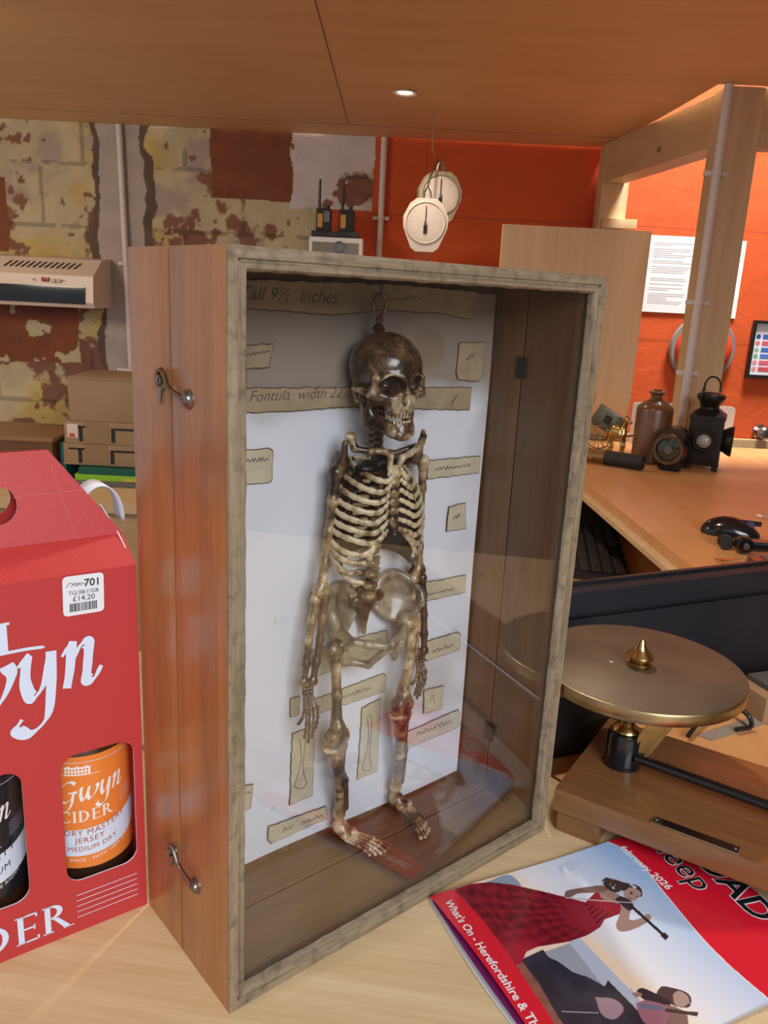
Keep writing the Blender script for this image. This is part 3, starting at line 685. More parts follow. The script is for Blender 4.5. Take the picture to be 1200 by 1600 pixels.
# ribs + sternum
SX = .1785
def sternum_z(f): return .3495-.050*f
for i in range(11):
    zs = .3535-.0064*i; f = i/10
    wdt = [.021, .029, .035, .039, .0415, .043, .0435, .0435, .0425, .040, .036][i]
    for s in (-1, 1):
        cx = SX+.0015; xs = .183
        if i < 7:
            ze = sternum_z(i/6.3); xe = SX+s*.0055; ye = .0635-.0015*f; ylow = zs-.009-.0025*i*.4
            side = zs-.006-.0012*i
            P_ = [(xs+s*.004, .0925, zs), (cx+s*wdt*.62, .1010, zs-.001), (cx+s*wdt*.95, .0925, (zs+side)/2), (cx+s*wdt, .0810, side), (cx+s*wdt*.86, .0690, min(side-.004, zs-.010)), (cx+s*wdt*.52, .0610, min(side-.006, ze+.001)-.001*i*.3), (cx+s*wdt*.28, .0595, (ze+min(side-.006, ze))/2), (xe, ye-.001, ze)]
        elif i < 9:
            side = zs-.010-.001*i; j = i-7
            xe = SX+s*(.0105+.006*j); ze = .2985-.0070*j
            P_ = [(xs+s*.004, .0935, zs), (cx+s*wdt*.62, .1010, zs-.002), (cx+s*wdt*.95, .0925, (zs+side)/2), (cx+s*wdt, .0810, side), (cx+s*wdt*.88, .0700, side-.005), (cx+s*wdt*.62, .0625, side-.006), (xe+s*.004, .0605, ze-.004), (xe-s*.002, .0615, ze+.003)]
        else:
            side = zs-.010-.001*i
            P_ = [(xs+s*.004, .0945, zs), (cx+s*wdt*.62, .1005, zs-.003), (cx+s*wdt*.95, .0925, (zs+side)/2-.001), (cx+s*wdt, .0815, side-.002), (cx+s*wdt*.90, .0720, side-.007), (cx+s*wdt*.66, .0665, side-.009+(.003 if i == 9 else 0))]
        pp = catmull(P_, 6); n = len(pp)
        rr = [.0016+.0006*math.sin(PI*min(1, q/(n-1)))+.0003*math.sin(q*1.7+i) for q in range(n)]
        mb = MB(); 
        # flattened section: taller than thick
        vs = []; K = 10
        for q in range(n):
            tt = pp[min(q+1, n-1)]-pp[max(q-1, 0)]; tt /= np.linalg.norm(tt); upv = np.array([0, 0, 1.])-tt*tt[2]; upv /= np.linalg.norm(upv); sd = np.cross(tt, upv)
            for a in range(K):
                an = 2*PI*a/K; vs.append(pp[q]+upv*math.cos(an)*rr[q]*1.12+sd*math.sin(an)*rr[q]*.72-np.array(SO))
        fs = [(q*K+a, q*K+(a+1) % K, (q+1)*K+(a+1) % K, (q+1)*K+a) for q in range(n-1) for a in range(K)]+[tuple(range(K)), tuple((n-1)*K+a for a in range(K))]
        mb.add(vs, fs).build('rib', M_glue if (s > 0 and i >= 9) else M_bone, skel, ang=80)
lv = []; lf = []
for i in range(13):
    f = i/12; z = .350-.074*f; wd = np.interp(f, [0, .15, .4, .7, 1], [.018, .030, .0395, .0400, .0330])
    for j in range(25):
        a = PI*(-.02+1.04*j/24); lv.append((SX+.0015+wd*math.cos(a)-SO[0], .0795+.0185*max(-.1, math.sin(a))-SO[1], z-.012*(1-math.sin(a))-SO[2]))
lf = [(i*25+j, i*25+j+1, (i+1)*25+j+1, (i+1)*25+j) for i in range(12) for j in range(24)]
o = mesh('rib_lining', lv, lf, P('dark_brown_wax', (.045, .024, .014), .5, noise=.5, nscale=60, bump=.4), skel, smooth=True); md = o.modifiers.new('s', 'SOLIDIFY'); md.thickness = .0008
B('sternum', [ELL((SX, .0625, .3470), (.0072, .0026, .0062))]+[ELL((SX+.0002*q, .0615, .3385-.0072*q), (.0046, .0026, .0042)) for q in range(5)]+[CAPS((SX+.001, .0615, .3055), (SX+.0015, .0605, .2985), .0028, .0014)], k=.002, h=.0006)
B('joint_filler', [ELL((.1815, .078, .3535), (.009, .010, .0060)), ELL((.165, .080, .349), (.010, .008, .0045)), ELL((.198, .082, .3500), (.010, .007, .0040))], M_glue, k=.006, h=.001)
# clavicles and shoulder blades
B('collar_bone', chain([(.1490, .0800, .3735), (.1500, .0770, .3655), (.1600, .0700, .3640), (.1700, .0655, .3640), (.1748, .0640, .3600), (.1742, .0635, .3510)], [.0036, .0027, .0023, .0023, .0023, .0024])+[ELL((.1485, .081, .3745), (.0048, .004, .0034))], k=.002, h=.0006)
B('collar_bone', chain([(.1830, .0640, .3500), (.1880, .0650, .3575), (.1990, .0690, .3590), (.2110, .0740, .3615), (.2200, .0790, .3655), (.2240, .0820, .3730)], [.0028, .0025, .0023, .0025, .0028, .0020]), k=.002, h=.0006)
for s, cx in ((-1, .1795), (1, .1850)):
    hx = .1425 if s < 0 else .2270
    B('shoulder_blade', [CAPS((cx+s*.020, .1005, .312), (cx+s*.020, .1005, .355), .0018), CAPS((cx+s*.022, .1005, .318), (hx-s*.005, .094, .350), .0025), CAPS((cx+s*.020, .1005, .340), (hx-s*.004, .094, .352), .0025),
        CAPS((cx+s*.020, .1000, .352), (hx-s*.002, .090, .3600), .0024), CAPS((cx+s*.021, .1005, .33), (cx+s*.031, .098, .345), .003), ELL((hx-s*.004, .0875, .3515), (.006, .005, .0075)), CAPS((hx-s*.004, .086, .356), (hx-s*.002, .082, .3690), .0030, .0026)],
      M_boned, k=.004, h=.0008)
# arms
def longbone(name, a, b, r, ra, rb, mat=None, bend=(0, 0, 0), extra=(), k=.004, h=.0007):
    a = np.array(a); b = np.array(b); m = (a+b)/2+np.array(bend); q1 = a+(m-a)*.5; q3 = m+(b-m)*.5
    d = (b-a)/np.linalg.norm(b-a)
    return B(name, chain([a+d*ra*.6, q1, m, q3, b-d*rb*.6], [ra*.75, r*1.05, r*.92, r, rb*.7])+[ELL(a+d*ra*.5, (ra, ra*.95, ra*1.05)), ELL(b-d*rb*.5+np.array([-rb*.45, 0, 0]), (rb*.75, rb*.8, rb*.95)), ELL(b-d*rb*.5+np.array([rb*.45, 0, 0]), (rb*.75, rb*.8, rb*.95))]+list(extra), mat, k=k, h=h)
hL, eL, wL = (.1400, .085, .3500), (.1272, .0835, .2515), (.1150, .0800, .1800)
hR, eR, wR = (.2285, .0850, .3500), (.2320, .0860, .2480), (.2365, .0820, .1740)
longbone('upper_arm_bone', hL, eL, .0034, .0060, .0060)
longbone('upper_arm_bone', hR, eR, .0029, .0052, .0056)
B('elbow_joint', [ELL((eL[0], eL[1], eL[2]-.001), (.0055, .005, .003))], M_boned, h=.0007)
for (e_, w_) in ((eL, wL), (eR, wR)):
    for dx, dy in ((-.0034, .001), (.0034, -.001)):
        longbone('forearm_bone', (e_[0]+dx, e_[1]+dy, e_[2]-.0015), (w_[0]+dx*1.05, w_[1]+dy, w_[2]), .0031, .0042, .0035, M_bone if dx < 0 else M_boned, bend=(dx*.35, 0, 0), k=.003)
def hand(wr, tipc, spread, mat):
    wr = np.array(wr); tipc = np.array(tipc); L = np.linalg.norm(tipc-wr); pr = []
    for ix in range(-1, 2): 
        for iz in range(2): pr.append(ELL(wr+np.array([ix*.0030, -.0005*ix, -.003-iz*.0035]), (.0021, .0022, .0021)))
    out = [B('wrist_bones', pr, mat, k=.0008, h=.0006)]
    for f in range(5):
        x = (f-2)*spread; ln = [.62, .90, 1.0, .95, .80][f]
        kn = wr+(tipc-wr)*.45+np.array([x*1.0, -.002-.001*abs(f-2), .001*abs(f-2)]); a = wr+np.array([(f-2)*.0019, 0, -.008])
        tip = wr+(tipc-wr)*ln+np.array([x*1.15+(-.002 if f == 0 else 0), -.001, 0]); m1 = kn+(tip-kn)*.42+np.array([0, -.0012, 0]); m2 = kn+(tip-kn)*.74+np.array([0, -.0008, 0])
        P_ = [a, kn, m1, m2, tip]; pr = []
        for q in range(4):
            pr.append(CAPS(P_[q], P_[q+1], .00105, .00095)); pr.append(ELL(P_[q+1], (.00155, .0015, .0016) if q < 3 else (.0012, .0012, .0016)))
        out.append(B('finger_bones', pr, mat, k=.0010, h=.00045))
    return out
hand((.1150, .0800, .1795), (.1120, .0745, .1340), .0032, M_boned)
hand((.2365, .0820, .1735), (.2330, .0800, .1330), .0026, M_boned)
# pelvis
pc = .1845
for s in (-1, 1):
    ac = np.array([pc+s*.0345, .0830, .2080])           # hip socket
    crest = [(pc+s*.011, .0990, .2330), (pc+s*.017, .1010, .2440), (pc+s*.027, .1000, .2490), (pc+s*.036, .0960, .2470), (pc+s*.043, .0890, .2410), (pc+s*.0470, .0810, .2330), (pc+s*.0455, .0770, .2240)]
    pr = []
    cc = catmull(crest, 4)
    for q in range(len(cc)-1): pr.append(CAPS(cc[q], cc[q+1], .0023))
    low = catmull([(pc+s*.012, .0985, .2210), (pc+s*.022, .0955, .2120), (pc+s*.030, .0900, .2090), ac, (pc+s*.0385, .0800, .2120)], 6)
    for q in range(0, len(cc)): 
        lw = low[int(q/(len(cc)-1)*(len(low)-1))]; mid = (cc[q]+lw)/2+np.array([s*.003, .0030, -.001]); pr += [CAPS(cc[q], mid, .0019, .0016), CAPS(mid, lw, .0016, .0026)]
    pr += [ELL(ac, (.0075, .0080, .0080)), CAPS(ac, (pc+s*.018, .0700, .2045), .0038, .0030), CAPS((pc+s*.018, .0700, .2045), (pc-.002+s*.004, .0640, .2025), .0032, .0036),
           CAPS(ac+np.array([0, .002, -.002]), (pc+s*.030, .0850, .1880), .0048, .0050), CAPS((pc+s*.030, .0850, .1880), (pc+s*.014, .0740, .1840), .0040, .0028), CAPS((pc+s*.014, .0740, .1840), (pc-.002+s*.0035, .0650, .1970), .0028, .0030)]
    B('hip_bone', pr, M_pelv, k=.0030, h=.0008, subs=[ELL(ac+np.array([s*.008, -.002, -.001]), (.0055, .006, .006))])
B('sacrum', [CAPS((pc-.004, .0930, .2360), (pc-.002, .0990, .2150), .0090, .0045), CAPS((pc-.002, .0990, .2150), (pc-.002, .0960, .2020), .0040, .0020), CAPS((pc-.014, .0960, .2330), (pc+.012, .0960, .2330), .0050)], M_boned, k=.004, h=.0009)
# legs
kL, kR = (.1395, .0735, .1300), (.2105, .0745, .1370); aL, aR = (.1600, .0905, .0345), (.2260, .0915, .0350)
for (hip, tr, kn, an, s) in (((pc-.0345, .0810, .2065), (.1415, .0815, .2010), kL, aL, -1), ((pc+.0330, .0800, .2085), (.2235, .0800, .2060), kR, aR, 1)):
    hip, tr, kn, an = map(np.array, (hip, tr, kn, an)); mid = (tr+kn)/2+np.array([s*.0005, -.0025, 0])
    B('thigh_bone', [ELL(hip, (.0062, .006, .006)), CAPS(hip, tr+np.array([0, 0, -.002]), .0042, .0050), ELL(tr+np.array([s*.002, .001, .001]), (.0062, .006, .0078)), CAPS(tr, mid, .0050, .0037), CAPS(mid, kn+np.array([0, 0, .010]), .0037, .0052),
        ELL(kn+np.array([-.0056, -.001, -.001]), (.0062, .0078, .0082)), ELL(kn+np.array([.0058, .0, -.001]), (.0062, .0078, .0082)), ELL(kn+np.array([0, -.004, .006]), (.006, .005, .008))], k=.004, h=.0008, subs=[CAPS(kn+np.array([0, -.009, -.008]), kn+np.array([0, -.0095, .002]), .0022)])
    kt = kn+np.array([.001, .0015, -.0125])
    tm = (kt+an)/2+np.array([0, -.002, 0])
    B('shin_bone', [ELL(kt+np.array([0, 0, .001]), (.0118, .0080, .0042)), CAPS(kt+np.array([0, -.0005, -.003]), kt+(tm-kt)*.42, .0080, .0046), CAPS(kt+(tm-kt)*.42, tm, .0046, .0038), CAPS(tm, an+np.array([-.001, 0, .008]), .0038, .0044), ELL(an+np.array([-.001, 0, .004]), (.0056, .0056, .0055))], k=.004, h=.0008)
    B('calf_bone', chain([kt+np.array([.0098, .003, -.007]), kt+np.array([.0095, .003, -.025]), tm+np.array([.0095, .003, 0]), an+np.array([.0072, .002, .006])], [.0032, .0024, .0023, .0032]), M_boned, k=.002, h=.0007)
def foot(an, heel, toes, mat):
    an = np.array(an); heel = np.array(heel)
    out = [B('ankle_bones', [ELL(an+np.array([0, -.001, -.0085]), (.0068, .0078, .0070)), ELL(heel+np.array([.003, 0, 0]), (.0052, .0060, .0056)), CAPS(heel+np.array([.003, 0, 0]), an+np.array([.002, -.004, -.011]), .0055, .0048), ELL(an+np.array([-.001, -.009, -.0125]), (.0042, .004, .0036)), ELL(an+np.array([.008, -.009, -.0125]), (.0042, .004, .0036))], mat, k=.0035, h=.0008)]
    for f in range(5):
        t = np.array([*toes[f], .0122+(.0006 if f == 0 else 0)]); sg = 1 if toes[0][0] < toes[4][0] else -1
        a = an+np.array([sg*(f-2)*.0030+.004, -.012, -.0130-.0006*f]); kn = a+(t-a)*.55+np.array([0, 0, .0022]); m = a+(t-a)*.80+np.array([0, 0, .0016])
        R = .00145 if f else .0019; pr = []
        PP = [a, kn, m, t]
        for q in range(3): pr += [CAPS(PP[q], PP[q+1], R*.85, R*.78), ELL(PP[q+1], (R*1.15, R*1.25, R*1.1))]
        out.append(B('toe_bones', pr, mat, k=.0012, h=.00055))
foot(aL, (.1640, .0975, .0170), ((.1871, .0564), (.1827, .0549), (.1779, .0545), (.1733, .0562), (.1687, .0585)), M_bone)
foot(aR, (.2290, .0985, .0170), ((.2195, .0488), (.2240, .0478), (.2284, .0500), (.2318, .0520), (.2348, .0543)), M_bone)

# ------------------------------------------------------------------ cider carton and its bottles
K1 = onz(229, 1413); K2 = onz(0, 1505); _e = (K1-K2)/np.linalg.norm(K1-K2)
CAY = math.atan2(_e[1], _e[0]); ku = _e; kv = np.array([-_e[1], _e[0], 0])
def cart(x, y, dep=0.):
    d = ray(x, y); t = ((K1+kv*dep-CP)@kv)/(d@kv); Q = CP+d*t; return (float((Q-K1)@ku), float(Q[2]))
K1 = K1+ku*.0006
carton = thing('cider_carton', 'red cardboard cider carton with white script lettering, standing left of the case', 'carton', K1, CAY)
KW, KH, KD = .238, .286, .078
holes = []
for i in range(3):
    x1 = -.0065-.0785*i; x0 = x1-.0525
    holes.append(rrect(x0, x1, .0445, .150, .011))
def sheet(name, outer, hol, mat_f, mat_b, y0, th, parent, swap=False):
    """a board in the xz plane, front at y0, thickness th going back"""
    vs, fs = flat_shape(outer, hol, th)
    bm = bmesh.new(); vv = [bm.verts.new((a[0], y0+th/2+(a[2]), a[1])) for a in vs]
    for f in fs:
        try: bm.faces.new([vv[i] for i in f])
        except ValueError: pass
    bmesh.ops.remove_doubles(bm, verts=bm.verts[:], dist=1e-7); bmesh.ops.recalc_face_normals(bm, faces=bm.faces[:])
    for f in bm.faces: f.material_index = 0 if f.normal.y < -.5 else 1
    o = frombm(name, bm, mat_f, parent); o.data.materials.append(mat_b); return o
front = sheet('front_panel', [(-KW, 0), (0, 0), (0, KH), (-KW, KH)], holes, M_red, M_cardwhite, 0, .0011, carton)
sheet('back_panel', [(-KW, 0), (0, 0), (0, KH), (-KW, KH)], [], M_cardwhite, M_red, KD-.0011, .0011, carton)
MB().box(-KW, 0, .0012, KD-.0012, .0004, .0015).build('bottom_panel', M_cardwhite, carton, smooth=False)
for x in (-KW+.0002, -.0013): MB().box(x, x+.0011, .0012, KD-.0012, .0016, KH-.0002).build('end_panel', M_red, carton, smooth=False)
# sloping shoulders and the two layered handle panels
HY0, HZ0, HY1, HZ1 = .022, .3035, .036, .3650
def quadp(name, pts, th, mat, parent, matb=None):
    a = [Vector(p) for p in pts]; n = (a[1]-a[0]).cross(a[2]-a[0]).normalized()*th
    m = MB(); k = len(a); m.add([*a, *[p+n for p in a]], [tuple(range(k)), tuple(range(k, 2*k))[::-1]]+[(i, (i+1) % k, k+(i+1) % k, k+i) for i in range(k)])
    o = m.build(name, mat, parent, smooth=False)
    if matb: 
        o.data.materials.append(matb)
        for p in o.data.polygons:
            if p.area < .0009*.3: p.material_index = 1
    return o
M_redtop = M_red
quadp('shoulder_panel', [(-KW, 0, KH), (0, 0, KH), (-.0015, HY0, HZ0), (-KW+.0015, HY0, HZ0)], -.0008, M_red, carton)
quadp('shoulder_panel', [(-KW, KD, KH), (0, KD, KH), (-.0015, KD-HY0, HZ0), (-KW+.0015, KD-HY0, HZ0)], .0008, M_red, carton)
def handle_panel(yb, yt, sgn):
    outer = [(-KW+.0015, 0), (-.0015, 0), (-.0460, 1), (-KW+.0460, 1)]
    slot = rrect(-.172, -.071, .27, .66, .18)
    L = math.hypot(yt-yb, HZ1-HZ0); oo = [(x, s*L) for x, s in outer]
    sl = [(x, .0155+(v-.27)/.39*.0260) for x, v in rrect2]
    vs, fs = flat_shape(oo, [sl], .0009)
    dy, dz = (yt-yb)/L, (HZ1-HZ0)/L
    bm = bmesh.new(); vv = [bm.verts.new((a[0], yb+a[1]*dy-sgn*a[2]*dz, HZ0+a[1]*dz+a[2]*dy)) for a in vs]
    for f in fs: bm.faces.new([vv[i] for i in f])
    bmesh.ops.remove_doubles(bm, verts=bm.verts[:], dist=1e-7); bmesh.ops.recalc_face_normals(bm, faces=bm.faces[:])
    for f in bm.faces: f.material_index = 0 if abs(f.normal.y) > .5 else 1
    o = frombm('handle_panel', bm, M_red, carton); o.data.materials.append(M_cardwhite); return o
rrect2 = [(x, .27+(z-0)/.026*.39) for x, z in rrect(-.171, -.0695, 0, .026, .0128, 8)]
handle_panel(HY0, HY1, 1); handle_panel(KD-HY0, HY1+.003, -1)
# crease lines
mb = MB()
for (a, b) in (((20, 777), (132, 765)), ((79, 727), (118, 835))):
    A = case_uz
    def hp(x, y):
        # point on the front handle plane
        p0 = K1+kv*HY0+np.array([0, 0, HZ0]); dd = kv*(HY1-HY0)+np.array([0, 0, HZ1-HZ0]); n = np.cross(ku, dd); d = ray(x, y); t = ((p0-CP)@n)/(d@n); Q = CP+d*t-K1
        return np.array([Q@ku, Q@kv, Q[2]])
    p, q = hp(*a), hp(*b); mb.tube([p+(q-p)*i/8+np.array([0, -.0006, random.uniform(-.0003, .0003)]) for i in range(9)], .00022, n=4)
mb.build('crease', P('crease_pink', (.62, .20, .18), .6), carton)
# white inner gusset with scalloped edge and curled flap at the right end
gp = [(-.001, .001, KH), (-.001, KD-.001, KH)]
arc = [(-.0020+.000, .018+.016*i/10+.0012*(i % 2), .287+.046*math.sin(PI*.5*i/10)) for i in range(11)]
quadp('end_gusset', [(-.0012, .0015, KH-.001), (-.0012, KD-.0015, KH-.001), (-.006, KD-HY0, HZ0+.010), (-.012, KD*.5, .322), (-.006, HY0+.002, HZ0+.004)], .0007, M_cardwhite, carton)
vs = []; fs = []; n = 22
for i in range(n):
    a = PI*1.05*i/(n-1)-.1; cx, cz = -.010, .3095
    for y in (.040, .062):
        sc_ = .0012*(i % 2) if y > .05 else 0
        vs.append((cx+.0165*math.cos(a), y+sc_, cz+.026*math.sin(a)))
for i in range(n-1): fs.append((2*i, 2*i+1, 2*i+3, 2*i+2))
o = mesh('curled_flap', vs, fs, M_cardwhite, carton, smooth=True); md = o.modifiers.new('s', 'SOLIDIFY'); md.thickness = .0008

# printing: calligraphic and serif letters made of pen strokes
SCRIPT = {
 'T': ([[(0, .95), (.2, 1.02), (.75, .98)], [(.42, 1.0), (.36, .5), (.25, .0), (.1, -.05)]], .8),
 'y^': ([[(0, .55), (.12, .62), (.10, .25), (.2, .02), (.38, .2), (.5, .62)], [(.5, .65), (.46, .1), (.38, -.35), (.15, -.5), (-.02, -.38)], [(.12, .85), (.3, 1.0), (.45, .82)]], .62),
 'G': ([[(.82, .86), (.6, 1.0), (.25, .85), (.05, .45), (.15, .08), (.45, -.02), (.72, .2), (.78, .42)], [(.52, .42), (.8, .46), (.95, .44)], [(.78, .42), (.72, -.15), (.5, -.5), (.2, -.5), (-.05, -.3)]], 1.02),
 'w': ([[(0, .52), (.12, .62), (.10, .3), (.2, .0), (.34, .12), (.48, .6)], [(.48, .62), (.44, .25), (.54, .0), (.74, .15), (.88, .45), (.82, .64)]], .98),
 'y': ([[(0, .55), (.12, .64), (.10, .28), (.2, .02), (.38, .2), (.5, .64)], [(.5, .66), (.48, .1), (.40, -.35), (.15, -.52), (-.06, -.40), (.02, -.26)]], .66),
 'n': ([[(0, .52), (.14, .66), (.12, .3), (.06, .0)], [(.12, .35), (.3, .62), (.42, .6), (.40, .3), (.38, .06), (.5, .03), (.62, .2)]], .68)}
def script_word(word, size, nib=(.085, .075), slant=.12, mw=.030):
    mb = MB(); x = 0; nb = np.array(nib)*size; ly = 0
    for g in word:
        st, adv = SCRIPT[g]
        for s in st:
            pp = [np.array((x+p[0]*size*.92+slant*p[1]*size, p[1]*size)) for p in catmull(s, 8)]; n = len(pp); ws = []
            for i in range(n):
                t = pp[min(i+1, n-1)]-pp[max(i-1, 0)]; t = t/(np.linalg.norm(t)+1e-9); ws.append(max(mw*size, abs(nb[0]*-t[1]+nb[1]*t[0])))
            vs, fs = stroke2d(pp, ws); ly += 1; mb.add([(a[0], a[1], ly*6e-5+(k_//2)*2.5e-6) for k_, a in enumerate(vs)], fs)
        x += adv*size*.92
    return mb.v, mb.f, x
def serif_word(word, h, space=.22):
    mb = MB(); x = 0; T, t_, s = .17*h, .06*h, .07*h
    def bar(x0, x1, y0, y1): mb.add([(x0, y0, 0), (x1, y0, 0), (x1, y1, 0), (x0, y1, 0)], [(0, 1, 2, 3)])
    def stem(x0): bar(x0, x0+T, 0, h); bar(x0-s, x0+T+s, 0, t_*.7); bar(x0-s, x0+T+s, h-t_*.7, h)
    for g in word:
        if g == ' ': x += .4*h; continue
        if g == 'I': stem(x+s); x += T+2*s+space*h*.6
        elif g == 'D':
            stem(x+s); pts = [(x+s+T*.8+.50*h*math.sin(a)-.0*h, h/2+(h/2-t_/2)*math.cos(a)) for a in np.linspace(0, PI, 24)]
            vs, fs = stroke2d(pts, [t_+(T*1.05-t_)*math.sin(a)**2 for a in np.linspace(0, PI, 24)]); mb.add([(a[0], a[1], 6e-5) for a in vs], fs); x += .86*h+space*h*.6
        elif g == 'E':
            stem(x+s); 
            for yy, l in ((0, .52), (h/2-t_/2, .40), (h-t_, .48)):
                bar(x+s+T, x+s+T+l*h*.85, yy, yy+t_); e = x+s+T+l*h*.85
                y0 = yy if yy == 0 else (yy-.09*h if yy > h*.7 else yy-.06*h); bar(e-t_, e, y0, y0+.15*h+(.0 if yy != h/2-t_/2 else .02*h))
            x += .66*h+space*h*.6
        elif g == 'R':
            stem(x+s); pts = [(x+s+T*.8+.32*h*math.sin(a), h*.745+(h*.255-t_/2)*math.cos(a)) for a in np.linspace(0, PI, 18)]
            vs, fs = stroke2d(pts, [t_+(T-t_)*math.sin(a)**2 for a in np.linspace(0, PI, 18)]); mb.add(vs, fs)
            mb.add([(x+s+T+.06*h, h*.5, 0), (x+s+T+.22*h, h*.5, 0), (x+s+T+.62*h, .0, 0), (x+s+T+.42*h, .0, 0)], [(0, 1, 2, 3)]); bar(x+s+T+.36*h, x+s+T+.70*h, 0, t_*.6)
            x += .90*h+space*h*.5
        elif g == 'C':
            an = np.linspace(.75, 2*PI-.75, 26); pts = [(x+.44*h+.42*h*math.cos(a), h/2+(h/2-t_/3)*math.sin(a)) for a in an]
            vs, fs = stroke2d(pts, [t_+(T-t_)*max(0, -math.cos(a))**1.5+.02*h for a in an]); mb.add(vs, fs); bar(x+.74*h, x+.74*h+t_, h*.66, h*.98); bar(x+.74*h, x+.74*h+t_*.7, h*.04, h*.26); x += .84*h+space*h*.6
    return mb.v, mb.f, x
def HOUSE(wd, ht):
    mb = MB(); o = []
    def q(x0, x1, y0, y1): mb.add([(x0*wd, y0*ht, 0), (x1*wd, y0*ht, 0), (x1*wd, y1*ht, 0), (x0*wd, y1*ht, 0)], [(0, 1, 2, 3)])
    q(0, 1, 0, .8); q(-.03, 1.03, .8, .88); q(.08, .2, .88, 1); q(.45, .55, .88, 1); q(.8, .9, .88, 1)
    m2 = MB()
    for i in range(7):
        for j in range(2):
            x = .06+i*.13; y = .12+j*.36; m2.add([(x*wd, y*ht, .0002), ((x+.075)*wd, y*ht, .0002), ((x+.075)*wd, (y+.22)*ht, .0002), (x*wd, (y+.22)*ht, .0002)], [(0, 1, 2, 3)])
    return mb, m2
def put_front(name, data, x, z, mat, rot=0, y=-.0004, parent=None):
    vs, fs = data[0], data[1]; c, s = math.cos(rot), math.sin(rot)
    return mesh(name, [(x+a[0]*c-a[1]*s, y-(a[2] if len(a) > 2 else 0)*.5, z+a[0]*s+a[1]*c) for a in vs], fs, mat, parent or carton)
# big "Tŷ Gwyn" on the carton
sw = script_word(['T', 'y^', 'G', 'w', 'y', 'n'], .047, nib=(.17, .13), mw=.045)
x_end = -.0235; put_front('script_lettering', sw, x_end-sw[2], .1760, M_cwhite, rot=.10, parent=front).location = (-.0005, 0, -.0005+.010)
mh, m2 = HOUSE(.062, .023); put_front('house_emblem', (mh.v, mh.f), -.1490, .2395, M_cwhite, parent=front); put_front('house_windows', (m2.v, m2.f), -.1490, .2395, M_red, y=-.0006, parent=front)
vs, fs = stroke2d(catmull([(-.175, .2375), (-.12, .238), (-.08, .2385), (-.064, .2375)], 6), [.0005]+[.0022]*17+[.0005]); put_front('ground_line', (vs, fs), 0, 0, M_cwhite, parent=front)
sd = serif_word('CIDER', .0235); put_front('serif_lettering', sd, -.0585-sd[2]+.004, .0085, M_cwhite, parent=front)
mb = MB()
for i in range(5):
    z = .0325-.0048*i; mb.add([(-.0535, z-.0002, 0), (-.0075, z-.0002, 0), (-.0075, z+.0003, 0), (-.0535, z+.0003, 0)], [(0, 1, 2, 3)])
put_front('fine_lines', (mb.v, mb.f), 0, 0, M_cwhite, parent=front)
# price sticker
q = [cart(*p) for p in ((92, 903), (155, 893), (165, 950), (107, 966))]
cx = sum(a[0] for a in q)/4; cz = sum(a[1] for a in q)/4; ra = math.atan2(q[1][1]-q[0][1], q[1][0]-q[0][0])-.03
swd = .0275; sh_ = .0285
stk = put_front('price_sticker', flat_shape(rrect(-swd/2, swd/2, -sh_/2, sh_/2, .003), []), cx, cz, P('sticker_white', (.78, .80, .84), .5), ra, y=-.0007)
for s_, size, x, y, al in (('701', .0075, .0115, .0058, 'RIGHT'), ('TG/3B/1/GB', .0040, 0, .0008, 'CENTER'), ('£14.20', .0055, 0, -.0040, 'CENTER')):
    vs, fs = text(s_, size, al, offset=.00012 if s_ == '701' else 0); put_front('sticker_text', ([(a[0]+x, a[1]+y, 0) for a in vs], fs), cx, cz, M_ink, ra, y=-.0010, parent=stk)
mb = MB(); x = -.0095; 
while x < .0085:
    wd = random.choice([.0002, .0004, .0007]); mb.add([(x, -.0115, 0), (x+wd, -.0115, 0), (x+wd, -.0055, 0), (x, -.0055, 0)], [(0, 1, 2, 3)]); x += wd+random.choice([.0002, .0004])
put_front('barcode', (mb.v, mb.f), cx, cz, M_ink, ra, y=-.0010, parent=stk)
mb = MB()
for k in range(3): mb.add(*stroke2d([(-.0115+k*.0032, .0065), (-.009+k*.0032, .0098-.0005*k), (-.0065+k*.0032, .0082), (-.0040+k*.003, .0070)], .0004))
put_front('mountain_mark', (mb.v, mb.f), cx, cz, M_ink, ra, y=-.0010, parent=stk)
